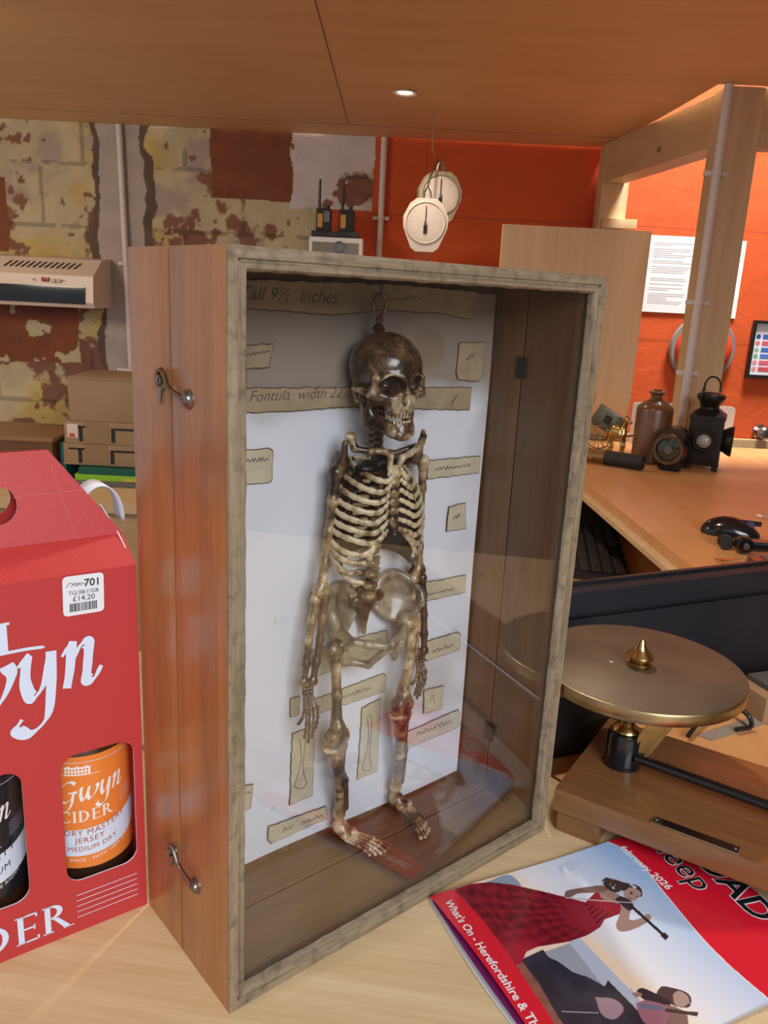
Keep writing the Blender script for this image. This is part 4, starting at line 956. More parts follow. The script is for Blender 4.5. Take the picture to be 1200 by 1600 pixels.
# bottles
M_bottle = P('dark_bottle_glass', (.035, .012, .005), .08, coat=.5, spec=.8)
def bottle(i, lc, tc, stripe_c, lines, label, tcol_small):
    cx = -.0065-.0785*i-.02625; R = .0342
    pos = K1+ku*cx+kv*.0385+np.array([0, 0, .0018])
    b = thing('cider_bottle', label, 'bottle', pos, CAY, None)
    MB().lathe([(0, .003), (.026, .0), (.033, .003), (R-.0006, .010), (R-.0006, .150), (.031, .166), (.018, .192), (.0140, .215), (.0135, .236), (.0150, .238), (.0150, .246), (.0125, .248)], n=48).build('glass_body', M_bottle, b)
    MB().lathe([(.0135, .243), (.0160, .244), (.0158, .251), (.0145, .2525), (0, .253)], n=24).build('bottle_cap', P('cap_gold', (.5, .35, .1), .3, 1) if 'cap_gold' not in bpy.data.materials else bpy.data.materials['cap_gold'], b)
    z0, z1 = .047, .1415; Rl = R-.0002
    def wrap(name, data, mat, dz=0, dr=.0002, parent=None):
        bm = bmesh.new(); vv = [bm.verts.new((a[0], a[1], 0)) for a in data[0]]
        for f in data[1]:
            try: bm.faces.new([vv[k] for k in f])
            except ValueError: pass
        # cut the flat shape into narrow columns so that it bends round the glass
        for g in np.arange(-.10, .10, .004):
            bmesh.ops.bisect_plane(bm, geom=bm.verts[:]+bm.edges[:]+bm.faces[:], plane_co=(g, 0, 0), plane_no=(1, 0, 0))
        for v in bm.verts:
            x = v.co.x; a = x/Rl; r_ = Rl+dr; zz = v.co.y+dz; r_ += v.co.z; v.co = Vector((r_*math.sin(a), -r_*math.cos(a), zz))
        return frombm(name, bm, mat, parent or b)
    lb = wrap('label', ([(-.078, z0, 0), (.078, z0, 0), (.078, z1, 0), (-.078, z1, 0)], [(0, 1, 2, 3)]), lc, dr=0)
    sh = catmull([(-.078, .083), (-.03, .080), (.01, .083), (.045, .092), (.078, .104)], 6); sl_ = catmull([(-.078, .060), (-.03, .0575), (.01, .060), (.045, .070), (.078, .080)], 6)
    vs = []; 
    for a_, b_ in zip(sh, sl_): vs += [(a_[0], a_[1], 0), (b_[0], b_[1], 0)]
    wrap('label_band', (vs, [(2*k, 2*k+1, 2*k+3, 2*k+2) for k in range(len(sh)-1)]), stripe_c, dr=.0002, parent=lb)
    sw = script_word(['T', 'y^', 'G', 'w', 'y', 'n'], .0165, nib=(.14, .10)); wrap('script_lettering', ([(a[0]-sw[2]+.021, a[1]+.1055+(a[0]-.04)*.12, 0) for a in sw[0]], sw[1]), tc, parent=lb)
    sd = serif_word('CIDER', .0095); wrap('serif_lettering', ([(a[0]-sd[2]+.012, a[1]+.0875+(a[0]-sd[2])*.06+.001, 0) for a in sd[0]], sd[1]), tc, parent=lb)
    mh, m2 = HOUSE(.018, .0075); wrap('house_emblem', ([(a[0]-.0225, a[1]+.1265, 0) for a in mh.v], mh.f), tc, parent=lb); wrap('house_windows', ([(a[0]-.0225, a[1]+.1265, 0) for a in m2.v], m2.f), lc, dr=.0004, parent=lb)
    wrap('ground_line', ([(-.028, .1262, 0), (.002, .1262, 0), (.002, .1266, 0), (-.028, .1266, 0)], [(0, 1, 2, 3)]), tc, parent=lb)
    wrap('rim_line', ([(-.07, .1365, 0), (.07, .1365, 0), (.07, .1369, 0), (-.07, .1369, 0)], [(0, 1, 2, 3)]), stripe_c, parent=lb)
    for (s_, x, z, size, m_) in lines:
        vs, fs = text(s_, size, 'RIGHT', space=1.12); wrap('label_text', ([(a[0]+x, a[1]+z+max(0, a[0]+x+.015)**2*6, 0) for a in vs], fs), m_, dr=.0005, parent=lb)
    mb = MB()
    for k in range(6): mb.add([(.018, .0935+.002*k, 0), (.034, .0965+.002*k, 0), (.034, .0967+.002*k, 0), (.018, .0937+.002*k, 0)], [(0, 1, 2, 3)])
    wrap('fine_lines', (mb.v, mb.f), stripe_c, parent=lb)
    return b
M_lor = P('label_orange', (.80, .22, .035), .35, coat=.3); M_lband = P('label_pale_blue', (.66, .73, .86), .45); M_lwhite = P('label_white', (.85, .80, .76), .45); M_lbr = P('label_rust', (.42, .10, .03), .5)
M_lblk = P('label_black', (.012, .012, .016), .35, coat=.3)
bottle(0, M_lor, M_lwhite, M_lband, [('DRY MASTERS', .020, .0755, .0066, M_lbr), ('JERSEY', .0035, .0690, .0066, M_lbr), ('MEDIUM DRY', .013, .0620, .0056, M_lbr), ('MADE · WITH 100% JUICE', .028, .0530, .0040, M_lwhite)], 'bottle with an orange and pale blue cider label in the right window of the carton', M_lbr)
bottle(1, M_lblk, M_lwhite, M_lband, [('KINGSTON', .018, .0805, .001, M_ink), ('NETT', .0215, .0755, .0085, M_ink), ('MEDIUM', .017, .0640, .0070, M_ink), ('FROM THE RIGHT', .024, .0525, .0040, M_lwhite)], 'bottle with a black and pale blue cider label, left of the orange labelled bottle', M_ink)

# ------------------------------------------------------------------ magazine
G0 = onz(672, 1402, .004); gx = np.array([.442, -.897, 0]); gy = np.array([.897, .442, 0]); GY = math.atan2(gx[1], gx[0])
MW, MH = .1835, .262
def mg(x, y):
    Q = onz(x, y, .005)-G0; return (float(Q@gx), float(Q@gy))
mag = thing('magazine', 'glossy red and blue magazine with a violinist in red on its cover', 'magazine', (G0[0], G0[1], .0003), GY)
def liftz(x, y):
    s_ = np.clip(x/MW, 0, 1.3); return .0035+.0060*np.exp(-(np.maximum(y, 0)/.05)**2)*np.sin(PI*np.clip(s_*1.0+.05, 0, 1))+.0006*np.sin(y*40)
def inpoly(X, Y, P_):
    r = np.zeros(len(X), bool); n = len(P_)
    for i in range(n):
        x1, y1 = P_[i]; x2, y2 = P_[(i+1) % n]
        c = ((y1 > Y) != (y2 > Y)) & (X < (x2-x1)*(Y-y1)/((y2-y1) or 1e-12)+x1); r ^= c
    return r
def lp(c): return np.array(c)
def magcol(s, t):
    X = s*MW; Y = t*MH; n = fbm(X, Y, 90, 4, 41); n2 = fbm(X, Y, 300, 3, 42)
    def poly(px, smooth=True):
        q = [mg(*p) for p in px]
        if smooth: q = [tuple(a) for a in catmull(q+[q[0]], 4)[:-1]]
        return inpoly(X, Y, q)
    # sky print
    a1 = np.array(mg(905, 1455)); a2 = np.array(mg(1050, 1575)); d_ = (a2-a1)/np.linalg.norm(a2-a1); nn = np.array([-d_[1], d_[0]]); 
    dist = (X-a1[0])*nn[0]+(Y-a1[1])*nn[1]
    if np.mean(dist) < 0: dist = -dist
    k = np.clip((dist-.012)/.085, 0, 1)[:, None]**1.2
    c = lp((.84, .87, .97))*(1-k)+lp((.36, .57, .90))*k
    g = .8*np.exp(-np.clip(dist, 0, None)/.008)[:, None]; c = c*(1-g)+lp((1., .76, .52))*g
    def bl(m, col, jit=0):
        nonlocal c
        col = lp(col)
        if jit: col = col*(1-jit+2*jit*n[:, None])
        c = np.where(m[:, None], col, c)
    bl(poly([(870, 1350), (905, 1340), (905, 1352), (880, 1362)]), (.55, .66, .88))
    bl(poly([(760, 1378), (795, 1365), (815, 1385), (790, 1390)]), (.30, .38, .52))
    bl(poly([(850, 1490), (900, 1468), (935, 1500), (985, 1560), (1000, 1600), (930, 1600)], False), (.36, .41, .50))
    bl(poly([(888, 1470), (905, 1462), (1000, 1560), (1010, 1600), (990, 1600)], False), (.52, .60, .76))
    bl(poly([(880, 1350), (884, 1372), (905, 1382), (896, 1362)], False), (.80, .86, .93))
    bl(poly([(815, 1505), (835, 1510), (870, 1570), (900, 1625), (860, 1625), (800, 1540)]), (.30, .12, .09), .4)
    # black dress
    bl(poly([(813, 1506), (848, 1486), (857, 1498), (872, 1504), (895, 1520), (918, 1526), (945, 1540), (950, 1530), (965, 1545), (985, 1565), (1010, 1590), (1020, 1640), (905, 1640), (870, 1590), (840, 1540)], False), (.030, .032, .055), .5)
    bl(poly([(930, 1558), (960, 1560), (975, 1575), (960, 1592), (940, 1585)]), (.42, .28, .36))
    # red dress
    m = poly([(700, 1396), (712, 1388), (735, 1381), (765, 1378), (800, 1381), (850, 1391), (880, 1398), (915, 1407), (930, 1392), (938, 1390), (952, 1398), (968, 1404), (974, 1424), (960, 1428), (945, 1434), (938, 1446), (920, 1458), (890, 1470), (840, 1482), (822, 1492), (814, 1512), (795, 1520), (760, 1465), (730, 1425)], False)
    wq = np.array(mg(955, 1415)); ang_ = np.arctan2(Y-wq[1], X-wq[0]); rr_ = np.hypot(X-wq[0], Y-wq[1]); w1 = np.clip(.5+.32*np.sin(ang_*46+n*6)+.25*np.sin(rr_*520+ang_*9+n*9), 0, 1)*np.clip(rr_/.05, 0, 1); col = lp((.30, .014, .032))*(1-w1[:, None])+lp((.12, .006, .020))*w1[:, None]
    q = np.array(mg(925, 1430)); br = np.exp(-((X-q[0])**2+(Y-q[1])**2)/.018**2)[:, None]; col = col*(1-br)+lp((.34, .03, .05))*br
    e = np.array(mg(820, 1495)); br = np.exp(-((X-e[0])**2+(Y-e[1])**2)/.016**2)[:, None]; col = col*(1-br)+lp((.48, .02, .045))*br
    c = np.where(m[:, None], col, c)
    bl(poly([(912, 1408), (935, 1414), (960, 1428), (945, 1434), (936, 1446), (925, 1430)], False) & ((np.floor((X+Y*.3)*700) % 3) == 0), (.12, .01, .03))
    skin = (.36, .235, .20); skd = (.22, .13, .115)
    bl(poly([(936, 1390), (950, 1388), (968, 1396), (972, 1410), (955, 1406), (940, 1400)]), skin)
    bl(poly([(882, 1396), (886, 1389), (905, 1385), (940, 1381), (950, 1388), (935, 1392), (905, 1393), (893, 1399), (884, 1402)]), skd)
    bl(poly([(972, 1412), (985, 1420), (984, 1434), (1000, 1433), (1012, 1426), (1018, 1432), (1008, 1441), (985, 1451), (968, 1452), (963, 1442), (968, 1428)]), skin)
    bl(poly([(940, 1374), (950, 1369), (975, 1377), (998, 1383), (1004, 1394), (1000, 1400), (985, 1390), (975, 1390), (962, 1392), (948, 1386)]) & (n2 > .28), (.035, .022, .025))
    bl(poly([(974, 1392), (986, 1385), (1000, 1391), (1001, 1398), (990, 1406), (978, 1402)]), (.42, .29, .25))
    bl(poly([(984, 1392), (987, 1391), (989, 1395), (986, 1396)]) | poly([(993, 1399), (997, 1397), (997, 1400)], False) | poly([(982, 1400), (987, 1402), (985, 1404)], False), (.08, .04, .05))
    bl(poly([(961, 1403), (970, 1398), (985, 1405), (990, 1413), (985, 1421), (974, 1414)]), (.045, .03, .045))
    for a, b, wd, col_ in (((985, 1412), (1035, 1457), 2.2, (.03, .022, .03)), ((884, 1400), (995, 1409), .8, (.5, .45, .45)), ((1035, 1457), (1043, 1464), 4, (.03, .02, .03)), ((985, 1541), (1020, 1605), .8, (.55, .48, .4)), ((878, 1584), (935, 1583), .6, (.55, .55, .62))):
        p, q = np.array(a, float), np.array(b, float); d = (q-p)/np.linalg.norm(q-p); o = np.array([-d[1], d[0]])*wd
        bl(poly([tuple(p+o), tuple(q+o), tuple(q-o), tuple(p-o)], False), col_)
    # cellist
    bl(poly([(1028, 1545), (1035, 1538), (1050, 1540), (1070, 1546), (1080, 1555), (1078, 1570), (1060, 1570), (1040, 1562), (1025, 1556)]) & (n2 > .25), (.09, .05, .05))
    bl(poly([(995, 1545), (1005, 1541), (1030, 1552), (1048, 1562), (1042, 1572), (1020, 1566), (1002, 1556)]), (.035, .028, .04))
    bl(poly([(987, 1549), (1000, 1548), (1004, 1553), (993, 1556)]), skin)
    bl(poly([(1040, 1566), (1060, 1572), (1075, 1585), (1072, 1625), (1045, 1625), (1040, 1590)]), (.26, .16, .14))
    bl(poly([(1052, 1550), (1062, 1545), (1075, 1553), (1077, 1563), (1068, 1570), (1055, 1566)]), (.45, .32, .28))
    bl(poly([(994, 1566), (1010, 1560), (1040, 1568), (1048, 1580), (1035, 1600), (1010, 1598), (998, 1580)]), (.38, .16, .22))
    bl(poly([(1000, 1565), (1038, 1570), (1036, 1576), (1000, 1573)], False), (.16, .18, .30))
    bl(poly([(1040, 1572), (1075, 1577), (1092, 1578), (1090, 1585), (1072, 1582), (1040, 1578)], False), (.08, .05, .05))
    # red bands
    red = (.72, .012, .035)
    edge = catmull([mg(938, 1309), mg(975, 1325), mg(1000, 1345), mg(1040, 1395), mg(1100, 1466), mg(1150, 1515), mg(1203, 1560), mg(1260, 1610)], 6); edge = [tuple(a) for a in edge]
    far = [(MW*1.3, MH*1.2), (-.03, MH*1.2)]
    def offs(dd): return [(a[0], a[1]+dd) for a in edge]
    m = inpoly(X, Y, offs(-.0012)+far); bl(m, (.80, .84, .92)); m = inpoly(X, Y, edge+far); bl(m, red)
    dk = np.exp(-np.clip(Y-.5*(edge[0][1]+edge[-1][1]), 0, None)/.03)
    inner = catmull([(-.002, mg(705, 1389)[1]), mg(710, 1391), mg(745, 1432), mg(790, 1492), mg(830, 1552), mg(868, 1606), (MW+.01, mg(868, 1606)[1]-.004)], 6)
    bl(inpoly(X, Y, [tuple(a) for a in inner]+[(MW+.02, -.02), (-.02, -.02)]), red)
    return np.clip(c, 0, 1)
M_cover = vcolmat('glossy_printed_cover', .25, coat=.6)
cov = grid('cover', 460, 620, lambda s, t: np.stack([s*MW, t*MH, liftz(s*MW, t*MH)], 1), magcol, M_cover, mag)
mb = MB()
for z, dx in ((.0004, .0), (.0016, .001), (.0028, .0015)):
    n = 24; vs = []; fs = []
    for i in range(n+1):
        for j in range(9):
            y = MH*j/8*(.999)-(.0055*math.sin(PI*i/n) if j == 0 else 0)*(1.1-z*150); x = MW*i/n; zz = z+(liftz(x, y)-.0035)*(z/.0036)*.55; vs += [(x, y+dx*.6, zz)]
    for i in range(n):
        for j in range(8): a = i*9+j; fs.append((a, a+1, a+10, a+9))
    mb.add(vs, fs)
pg = mb.build('inner_pages', P('page_white', (.72, .74, .80), .5), mag)
o = mesh('inside_page_print', [(x, y-(.0042*math.sin(PI*x/MW) if k == 0 else 0), .0030+(float(liftz(x, y))-.0035)*.45) for k, y in enumerate((0, .02)) for x in np.linspace(.004, MW-.004, 16)], [(i, i+1, i+17, i+16) for i in range(15)], P('page_purple', (.16, .01, .10), .4), mag)
def put_mag(name, data, path, mat, dz=.0004, flip=1, parent=cov):
    """bend a text (along x) onto a polyline in page coordinates"""
    P_ = np.array([p[:2] for p in path]); seg = np.linalg.norm(np.diff(P_, axis=0), axis=1); cum = np.concatenate([[0], np.cumsum(seg)])
    vs = []
    for a in data[0]:
        x = a[0]; i = int(np.clip(np.searchsorted(cum, x)-1, 0, len(seg)-1)); d = (P_[i+1]-P_[i])/seg[i]; o_ = np.array([-d[1], d[0]]); q = P_[i]+d*(x-cum[i])+o_*a[1]
        vs.append((q[0], q[1], float(liftz(q[0], q[1]))+dz))
    return mesh(name, vs, data[1], mat, parent)
M_mwhite = P('cover_text_white', (.85, .86, .90), .35); M_mblack = P('cover_text_black', (.012, .01, .012), .35)
pth = catmull([mg(694, 1411), mg(732, 1470), mg(768, 1522), mg(802, 1570), mg(838, 1622), mg(860, 1660)], 6)
L_ = sum(np.linalg.norm(np.array(pth[i+1][:2])-np.array(pth[i][:2])) for i in range(len(pth)-1))
tx = text("What's On - Herefordshire & The", .0140, offset=.0003); wx = max(a[0] for a in tx[0])
Lw = np.linalg.norm(np.array(mg(852, 1606))-np.array(mg(697, 1405))); sc2 = Lw*1.0/wx
put_mag('cover_text', ([(a[0]*sc2, a[1]*sc2, 0) for a in tx[0]], tx[1]), pth, M_mwhite)
tx = text('february 2026', .012, offset=.0003); wx = max(a[0] for a in tx[0]); pa, pb = np.array(mg(967, 1324)), np.array(mg(1043, 1390)); s3 = np.linalg.norm(pb-pa)/wx
put_mag('cover_text', ([(a[0]*s3, a[1]*s3, 0) for a in tx[0]], tx[1]), [pa, pa+(pb-pa)*.5, pb], M_mwhite)
def title(word, pe, size, off_w, off_b):
    """word ending (right edge, baseline) at pixel pe"""
    pe = np.array(mg(*pe)); d = (np.array(mg(1080, 1400))-np.array(mg(1010, 1327))); d /= np.linalg.norm(d)
    tw = text(word, size, offset=off_w); tb = text(word, size, offset=off_b); wx = max(a[0] for a in tw[0]); st = pe-d*wx
    put_mag('cover_title', tw, [st, st+d*wx*.5, pe], M_mwhite, .0004); put_mag('cover_title', tb, [st, st+d*wx*.5, pe], M_mblack, .0007)
title('sheep', (1088, 1392), .033, .0008, .00005)
title('BROAD', (1185, 1440), .036, .0016, .0006)

# ------------------------------------------------------------------ brass pan scale on its wooden base
F0 = np.array([.1705, .6605, 0.]); SA = math.radians(-32.)
scale = thing('pan_scale', 'old balance scale with a round brass pan on a thick wooden base', 'scale', F0, SA)
def s_loc(P_): d = np.array(P_)-F0; c, s = math.cos(SA), math.sin(SA); return np.array([d[0]*c+d[1]*s, -d[0]*s+d[1]*c, P_[2]])
BL, BD = .60, .163
MB().box(0, BL, 0, BD, .0225, .045, .0008).build('base_board', M_scalewood, scale)
for x in (.004, BL-.05): MB().box(x, x+.040, .004, BD-.004, .0006, .0224, .0006).build('foot', M_scalewood, scale)
cc = s_loc([.2455, .7095, .045])
MB().lathe([(0, .0452), (.0180, .0452), (.0182, .048), (.0170, .049), (.0165, .077), (.0155, .0795), (.011, .0800), (0, .0800)], c=(cc[0], cc[1], 0)).build('column', M_blackg, scale)
MB().lathe([(.0, .0798), (.0125, .0800), (.0130, .0820), (.0118, .0845), (.0075, .088), (.0085, .0955), (.0105, .099), (.0085, .102), (.006, .106), (.0075, .125), (.012, .137), (0, .1372)], c=(cc[0], cc[1], 0), n=28).build('brass_fitting', M_brassb, scale)
pcx = s_loc([.2505, .7115, 0]); R_ = .0968
MB().lathe([(0, .1375), (R_-.0015, .1375), (R_, .1385), (R_, .1492), (R_-.0008, .1500), (0, .1500)], c=(pcx[0], pcx[1], 0), n=128).build('pan', M_brassd, scale, ang=60)
pn = scale.children[-1]; pn.data.materials.append(M_rim)
for p_ in pn.data.polygons:
    if abs(p_.normal.z) < .8 or p_.normal.z < -.5: p_.material_index = 1
sp = onz(955, 1034, .15); sq = s_loc(sp)
MB().ell((sq[0], sq[1], .1501), (.0022, .0016, .0003), 10, 6).build('verdigris_spot', P('verdigris', (.35, .6, .48), .7), scale)
kp = s_loc(onz(998, 1040, .15))
MB().lathe([(0, .1501), (.0105, .1501), (.0115, .1520), (.0112, .1545), (.0085, .1560), (.0085, .1575), (.0125, .1585), (.0128, .1605), (.0115, .1625), (.0070, .1665), (.0045, .1715), (.0036, .1755), (.0022, .1775), (0, .1780)], c=(kp[0], kp[1], 0), n=32).build('knob', M_brassb, scale)
r0 = s_loc(onz(993, 1187, .058)); r1 = s_loc(onz(1200, 1262, .058)); dr = r1-r0
MB().tube([(r0[0], r0[1], .060), (r0[0]+dr[0]*2.6, r0[1]+dr[1]*2.6, .060)], .0048, n=16).build('lever_rod', M_blackg, scale)
MB().box(cc[0]+.40, cc[0]+.43, BD/2-.03, BD/2+.02, .0451, .075, .002).build('rod_support', M_blackg, scale)
a0 = s_loc(onz(995, 1172, .058)); a1 = s_loc(onz(1035, 1132, .10)); 
m = MB(); 
A0 = Vector((cc[0]+.016, cc[1]-.006, .062)); A1 = Vector((cc[0]+.052, cc[1]+.006, .1372)); dd = (A1-A0).normalized(); sd = dd.cross(Vector((0, 1, 0))).normalized()
for o_ in (-.007, .007):
    q = [A0+sd*o_-Vector((0, .004, 0)), A0+sd*(o_+.003)-Vector((0, .004, 0)), A1+sd*(o_+.003)-Vector((0, .004, 0)), A1+sd*o_-Vector((0, .004, 0))]; q2 = [p+Vector((0, .011, 0)) for p in q]
    m.add(q+q2, [(0, 1, 2, 3), (7, 6, 5, 4), (0, 4, 5, 1), (1, 5, 6, 2), (2, 6, 7, 3), (3, 7, 4, 0)])
q = [A0-sd*.008, A0+sd*.011, A1+sd*.011, A1-sd*.008]; q2 = [p+Vector((0, .002, 0)) for p in q]; m.add(q+q2, [(0, 1, 2, 3), (7, 6, 5, 4), (0, 4, 5, 1), (1, 5, 6, 2), (2, 6, 7, 3), (3, 7, 4, 0)])
m.build('brass_strut', M_brassb, scale)
# plaque on the front edge of the base top
p0 = s_loc(onz(1014, 1278, .045)); 
px0 = .087; px1 = .160
plq = MB().box(px0, px1, .0015, .0125, .0451, .0462, .0003).build('name_plate', P('plate_rim', (.42, .34, .24), .35, .8), scale)
MB().box(px0+.0012, px1-.0012, .0025, .0115, .0463, .0466).build('plate_face', M_blackg, plq, smooth=False)
for x in (px0+.004, px1-.004): MB().lathe([(0, .0467), (.0016, .0467), (.0012, .0476), (0, .0478)], c=(x, .007, 0), n=10).build('plate_screw', M_steel, plq)

# ------------------------------------------------------------------ monitor
mL = np.array([.218, .891]); mR = np.array([.519, 1.023]); mdir = (mR-mL)/np.linalg.norm(mR-mL)
MA = math.atan2(mdir[1], mdir[0]); ml = (mR-mL); ML = .50
mo = thing('monitor', 'black monitor seen from behind, on the side counter beyond the brass pan', 'monitor', (mL[0], mL[1], .0005), MA)
x0m = -.03
MB().box(x0m, ML, .0, .022, .006, .1510, .004).build('rear_shell', M_navy, mo)
MB().box(x0m+.004, ML-.004, -.0055, -.0005, .004, .1200, .004).build('lower_cover', M_navy, mo)
MB().box(x0m, ML, .0225, .030, .004, .1545, .0015).build('front_bezel', M_black, mo)
MB().box(x0m, ML, -.002, -.0004, .1208, .1222, .0002).build('seam', M_blackg, mo)
MB().box(-.115, .030, -.092, -.008, .0, .075, .006).build('stand_base', M_blackm, mo)
# things on the side counter right of the scale
q = onz(1178, 1115, 0)
t = tag(MB().box(q[0]-.015, q[0]+.12, q[1]-.005, q[1]+.05, .0006, .034, .003, rot=.35).build('tan_box', P('tan_box', (.36, .22, .12), .5)), 'tan box below the right end of the monitor', 'box')
t = tag(MB().box(q[0]+.0, q[0]+.10, q[1]+.005, q[1]+.045, .0345, .0415, .003, rot=.35).build('grey_wallet', P('grey_plastic', (.10, .095, .09), .4)), 'dark grey flat pad resting on the tan box below the monitor', 'pad')
t = tag(MB().tube(catmull([onz(1075, 1150, .006), onz(1100, 1120, .01), onz(1130, 1098, .012), onz(1160, 1108, .020)+np.array([0, -.01, 0]), onz(1168, 1128, .006)+np.array([0, -.01, 0]), onz(1150, 1140, .006)], 8), .0028, n=10).build('cable', M_black), 'black cable looping beside the tan box behind the brass pan', 'cable')
qs = [onz(1090, 1150, 0), onz(1112, 1158, 0), onz(1205, 1128, 0), onz(1205, 1112, 0)]
t = tag(MB().prism([(a[0], a[1]) for a in qs], .0004, .0016).build('grey_strip', P('grey_strip', (.30, .25, .20), .6), smooth=False), 'grey flat strip lying along the orange side counter edge', 'strip')

# ------------------------------------------------------------------ keyboard, mouse, keys on the desks
k0 = onz(985, 914, LD); k1 = onz(965, 850, LD); kd = (k1-k0)/np.linalg.norm(k1-k0); KA = math.atan2(kd[1], kd[0])
kb = thing('keyboard', 'black computer keyboard lying on the lower desk beyond the case', 'keyboard', (k0[0], k0[1], LD+.0006), KA)
KBW, KBD = .44, .15
MB().box(0, KBW, 0, KBD, 0, .016, .004).build('keyboard_body', M_black, kb)
M_key = P('key_grey_black', (.030, .027, .025), .45)
kw = .0185
for r_ in range(5):
    for c_i in range(18):
        x = .012+c_i*(.0228); y = .012+r_*.0255
        if r_ == 0 and c_i in (5, 6, 7, 8): continue
        if c_i == 13: continue
        MB().box(x, x+kw, y, y+.0205, .0163, .0235, .002).build('key', M_key, kb)
m_ = onz(1140, 836, .05)
mouse = thing('computer_mouse', 'glossy black computer mouse on the raised orange desk', 'mouse', (m_[0], m_[1], .0505), -.35)
bm = bmesh.new(); bmesh.ops.create_uvsphere(bm, u_segments=32, v_segments=20, radius=1)
for v in bm.verts:
    x, y, z = v.co; zz = max(z, -.05); v.co = Vector((x*.056, y*.032*(1-.12*math.cos(x*2)), (zz+.05)*.036*(1-.28*x*(x > 0))))
frombm('mouse_shell', bm, M_blackg, mouse, True)
MB().box(-.003, .003, -.006, .006, .0, .002).build('mouse_foot', M_black, mouse)
MB().lathe([(0, -.003), (.008, -.003), (.009, 0), (.008, .003), (0, .003)], c=(.034, 0, .0235), axis='y', n=20).build('scroll_wheel', P('wheel_purple', (.10, .07, .16), .3), mouse)
MB().box(.008, .054, -.0005, .0005, .024, .034).build('button_seam', M_black, mouse)
q = onz(1170, 885, .05)
fob = thing('car_key', 'black car key fob with brass and steel keys at the desk edge', 'keys', (q[0], q[1], .0505), -.12)
MB().box(0, .085, -.020, .020, 0, .017, .006).build('key_fob', M_blackg, fob)
MB().box(.02, .07, -.012, .012, .0171, .0185, .001).build('fob_buttons', P('fob_grey', (.06, .07, .07), .4), fob)
MB().lathe([(.0060, -.004), (.010, -.004), (.010, .004), (.0060, .004)], c=(.06, -.0245, .012), axis='y', n=20).build('fob_ring', M_steel, fob)
MB().box(-.058, -.002, .0, .0075, .006, .0085, .0008).box(-.050, -.03, -.003, .0, .006, .0085).build('brass_key', M_brassb, fob)
kk = MB().box(-.05, -.002, -.012, -.006, .002, .004, .0008).box(-.062, -.05, -.018, .0, .002, .004, .0015); kk.xf(Matrix.Rotation(.45, 4, 'Z')); kk.build('steel_key', M_steel, fob)
q = onz(1160, 864, .05)
st = thing('key_clip', 'black folding clip with round ends behind the car keys', 'clip', (q[0], q[1], .0505), -.06)
MB().lathe([(0, -.013), (.014, -.013), (.016, -.009), (.016, .009), (.014, .013), (0, .013)], c=(0, .0, .016), axis='y', n=28).build('hinge', M_blackg, st)
MB().lathe([(0, -.0135), (.006, -.0135), (.006, -.015), (0, -.0152)], c=(0, .0, .016), axis='y', n=18).build('hinge_pin', M_steel, st)
MB().lathe([(0, -.011), (.012, -.011), (.013, .009), (0, .011)], c=(-.026, .02, .0135), axis='y', n=24).build('hinge', M_blackm, st)
MB().box(.004, .11, -.012, .012, .006, .026, .006).build('arm', M_blackg, st)
q = onz(1187, 809, .05); q2 = onz(1225, 818, .05)
sw_ = thing('cotton_swab', 'thin stick with a pale tip lying behind the mouse', 'swab', (q[0], q[1], .0512+.003), math.atan2(q2[1]-q[1], q2[0]-q[0]))
MB().tube([(0, 0, 0), (.11, 0, 0)], .0016, n=8).build('stick', P('stick_grey', (.45, .42, .42), .5), sw_)
MB().ell((-.002, 0, 0), (.008, .0042, .0038)).build('tip', P('swab_tip', (.85, .66, .42), .8), sw_)

# ------------------------------------------------------------------ antiques on the raised desk
DZ = .0505
M_lant = P('dark_painted_tin', (.022, .018, .016), .42, .5, noise=.4, nscale=30)
q = onz(1112, 737, .05); LA = -.42
ln = thing('railway_lantern', 'tall black square railway lantern with bail handle and round lenses', 'lantern', (q[0]-.01, q[1]+.055, DZ), LA)
hw = .044
MB().box(-hw, hw, -hw, hw, .012, .140, .003).build('lantern_body', M_lant, ln)
for x in (-1, 1):
    for y in (-1, 1): MB().box(x*.036-.008, x*.036+.008, y*.036-.008, y*.036+.008, 0, .0118, .001).build('foot', M_lant, ln)
MB().add([(a*s, b*s, z) for z, s in ((.1405, .047), (.150, .046), (.166, .026)) for a, b in ((-1, -1), (1, -1), (1, 1), (-1, 1))], [(0, 1, 5, 4), (1, 2, 6, 5), (2, 3, 7, 6), (3, 0, 4, 7), (4, 5, 9, 8), (5, 6, 10, 9), (6, 7, 11, 10), (7, 4, 8, 11), (8, 9, 10, 11), (3, 2, 1, 0)]).build('roof', M_lant, ln)
MB().lathe([(0, .1655), (.026, .1655), (.024, .172), (.030, .184), (.036, .192), (.038, .196), (.038, .203), (.034, .207), (.020, .211), (0, .213)], n=28).build('chimney', M_lant, ln)
MB().tube(catmull([(-.020, .0, .213), (-.021, 0, .235), (-.010, 0, .252), (.006, 0, .252), (.018, 0, .238), (.020, 0, .213)], 6), .0026, n=8).build('bail_handle', M_lant, ln)
MB().tube(catmull([(-.020, -.030, .170), (-.025, -.034, .192), (-.022, -.030, .222), (-.018, -.012, .230)], 6), .0022, n=8).build('side_wire', M_lant, ln)
fr = MB().lathe([(.020, 0), (.030, 0), (.031, -.010), (.028, -.013), (.021, -.013)], c=(0, -hw, .082), axis='y', n=32).build('lens_ring', M_lant, ln)
MB().lathe([(0, -.013), (.010, -.0115), (.020, -.004)], c=(0, -hw, .082), axis='y', n=28).build('front_lens', P('milky_lens', (.45, .42, .36), .15, coat=.5, noise=.5, nscale=30), ln)
MB().lathe([(.024, .0005), (.030, .0005), (.040, .018), (.043, .026), (.040, .028), (.030, .014), (.024, .010)], c=(hw, 0, .082), axis='x', n=36).build('side_lens_hood', M_lant, ln)
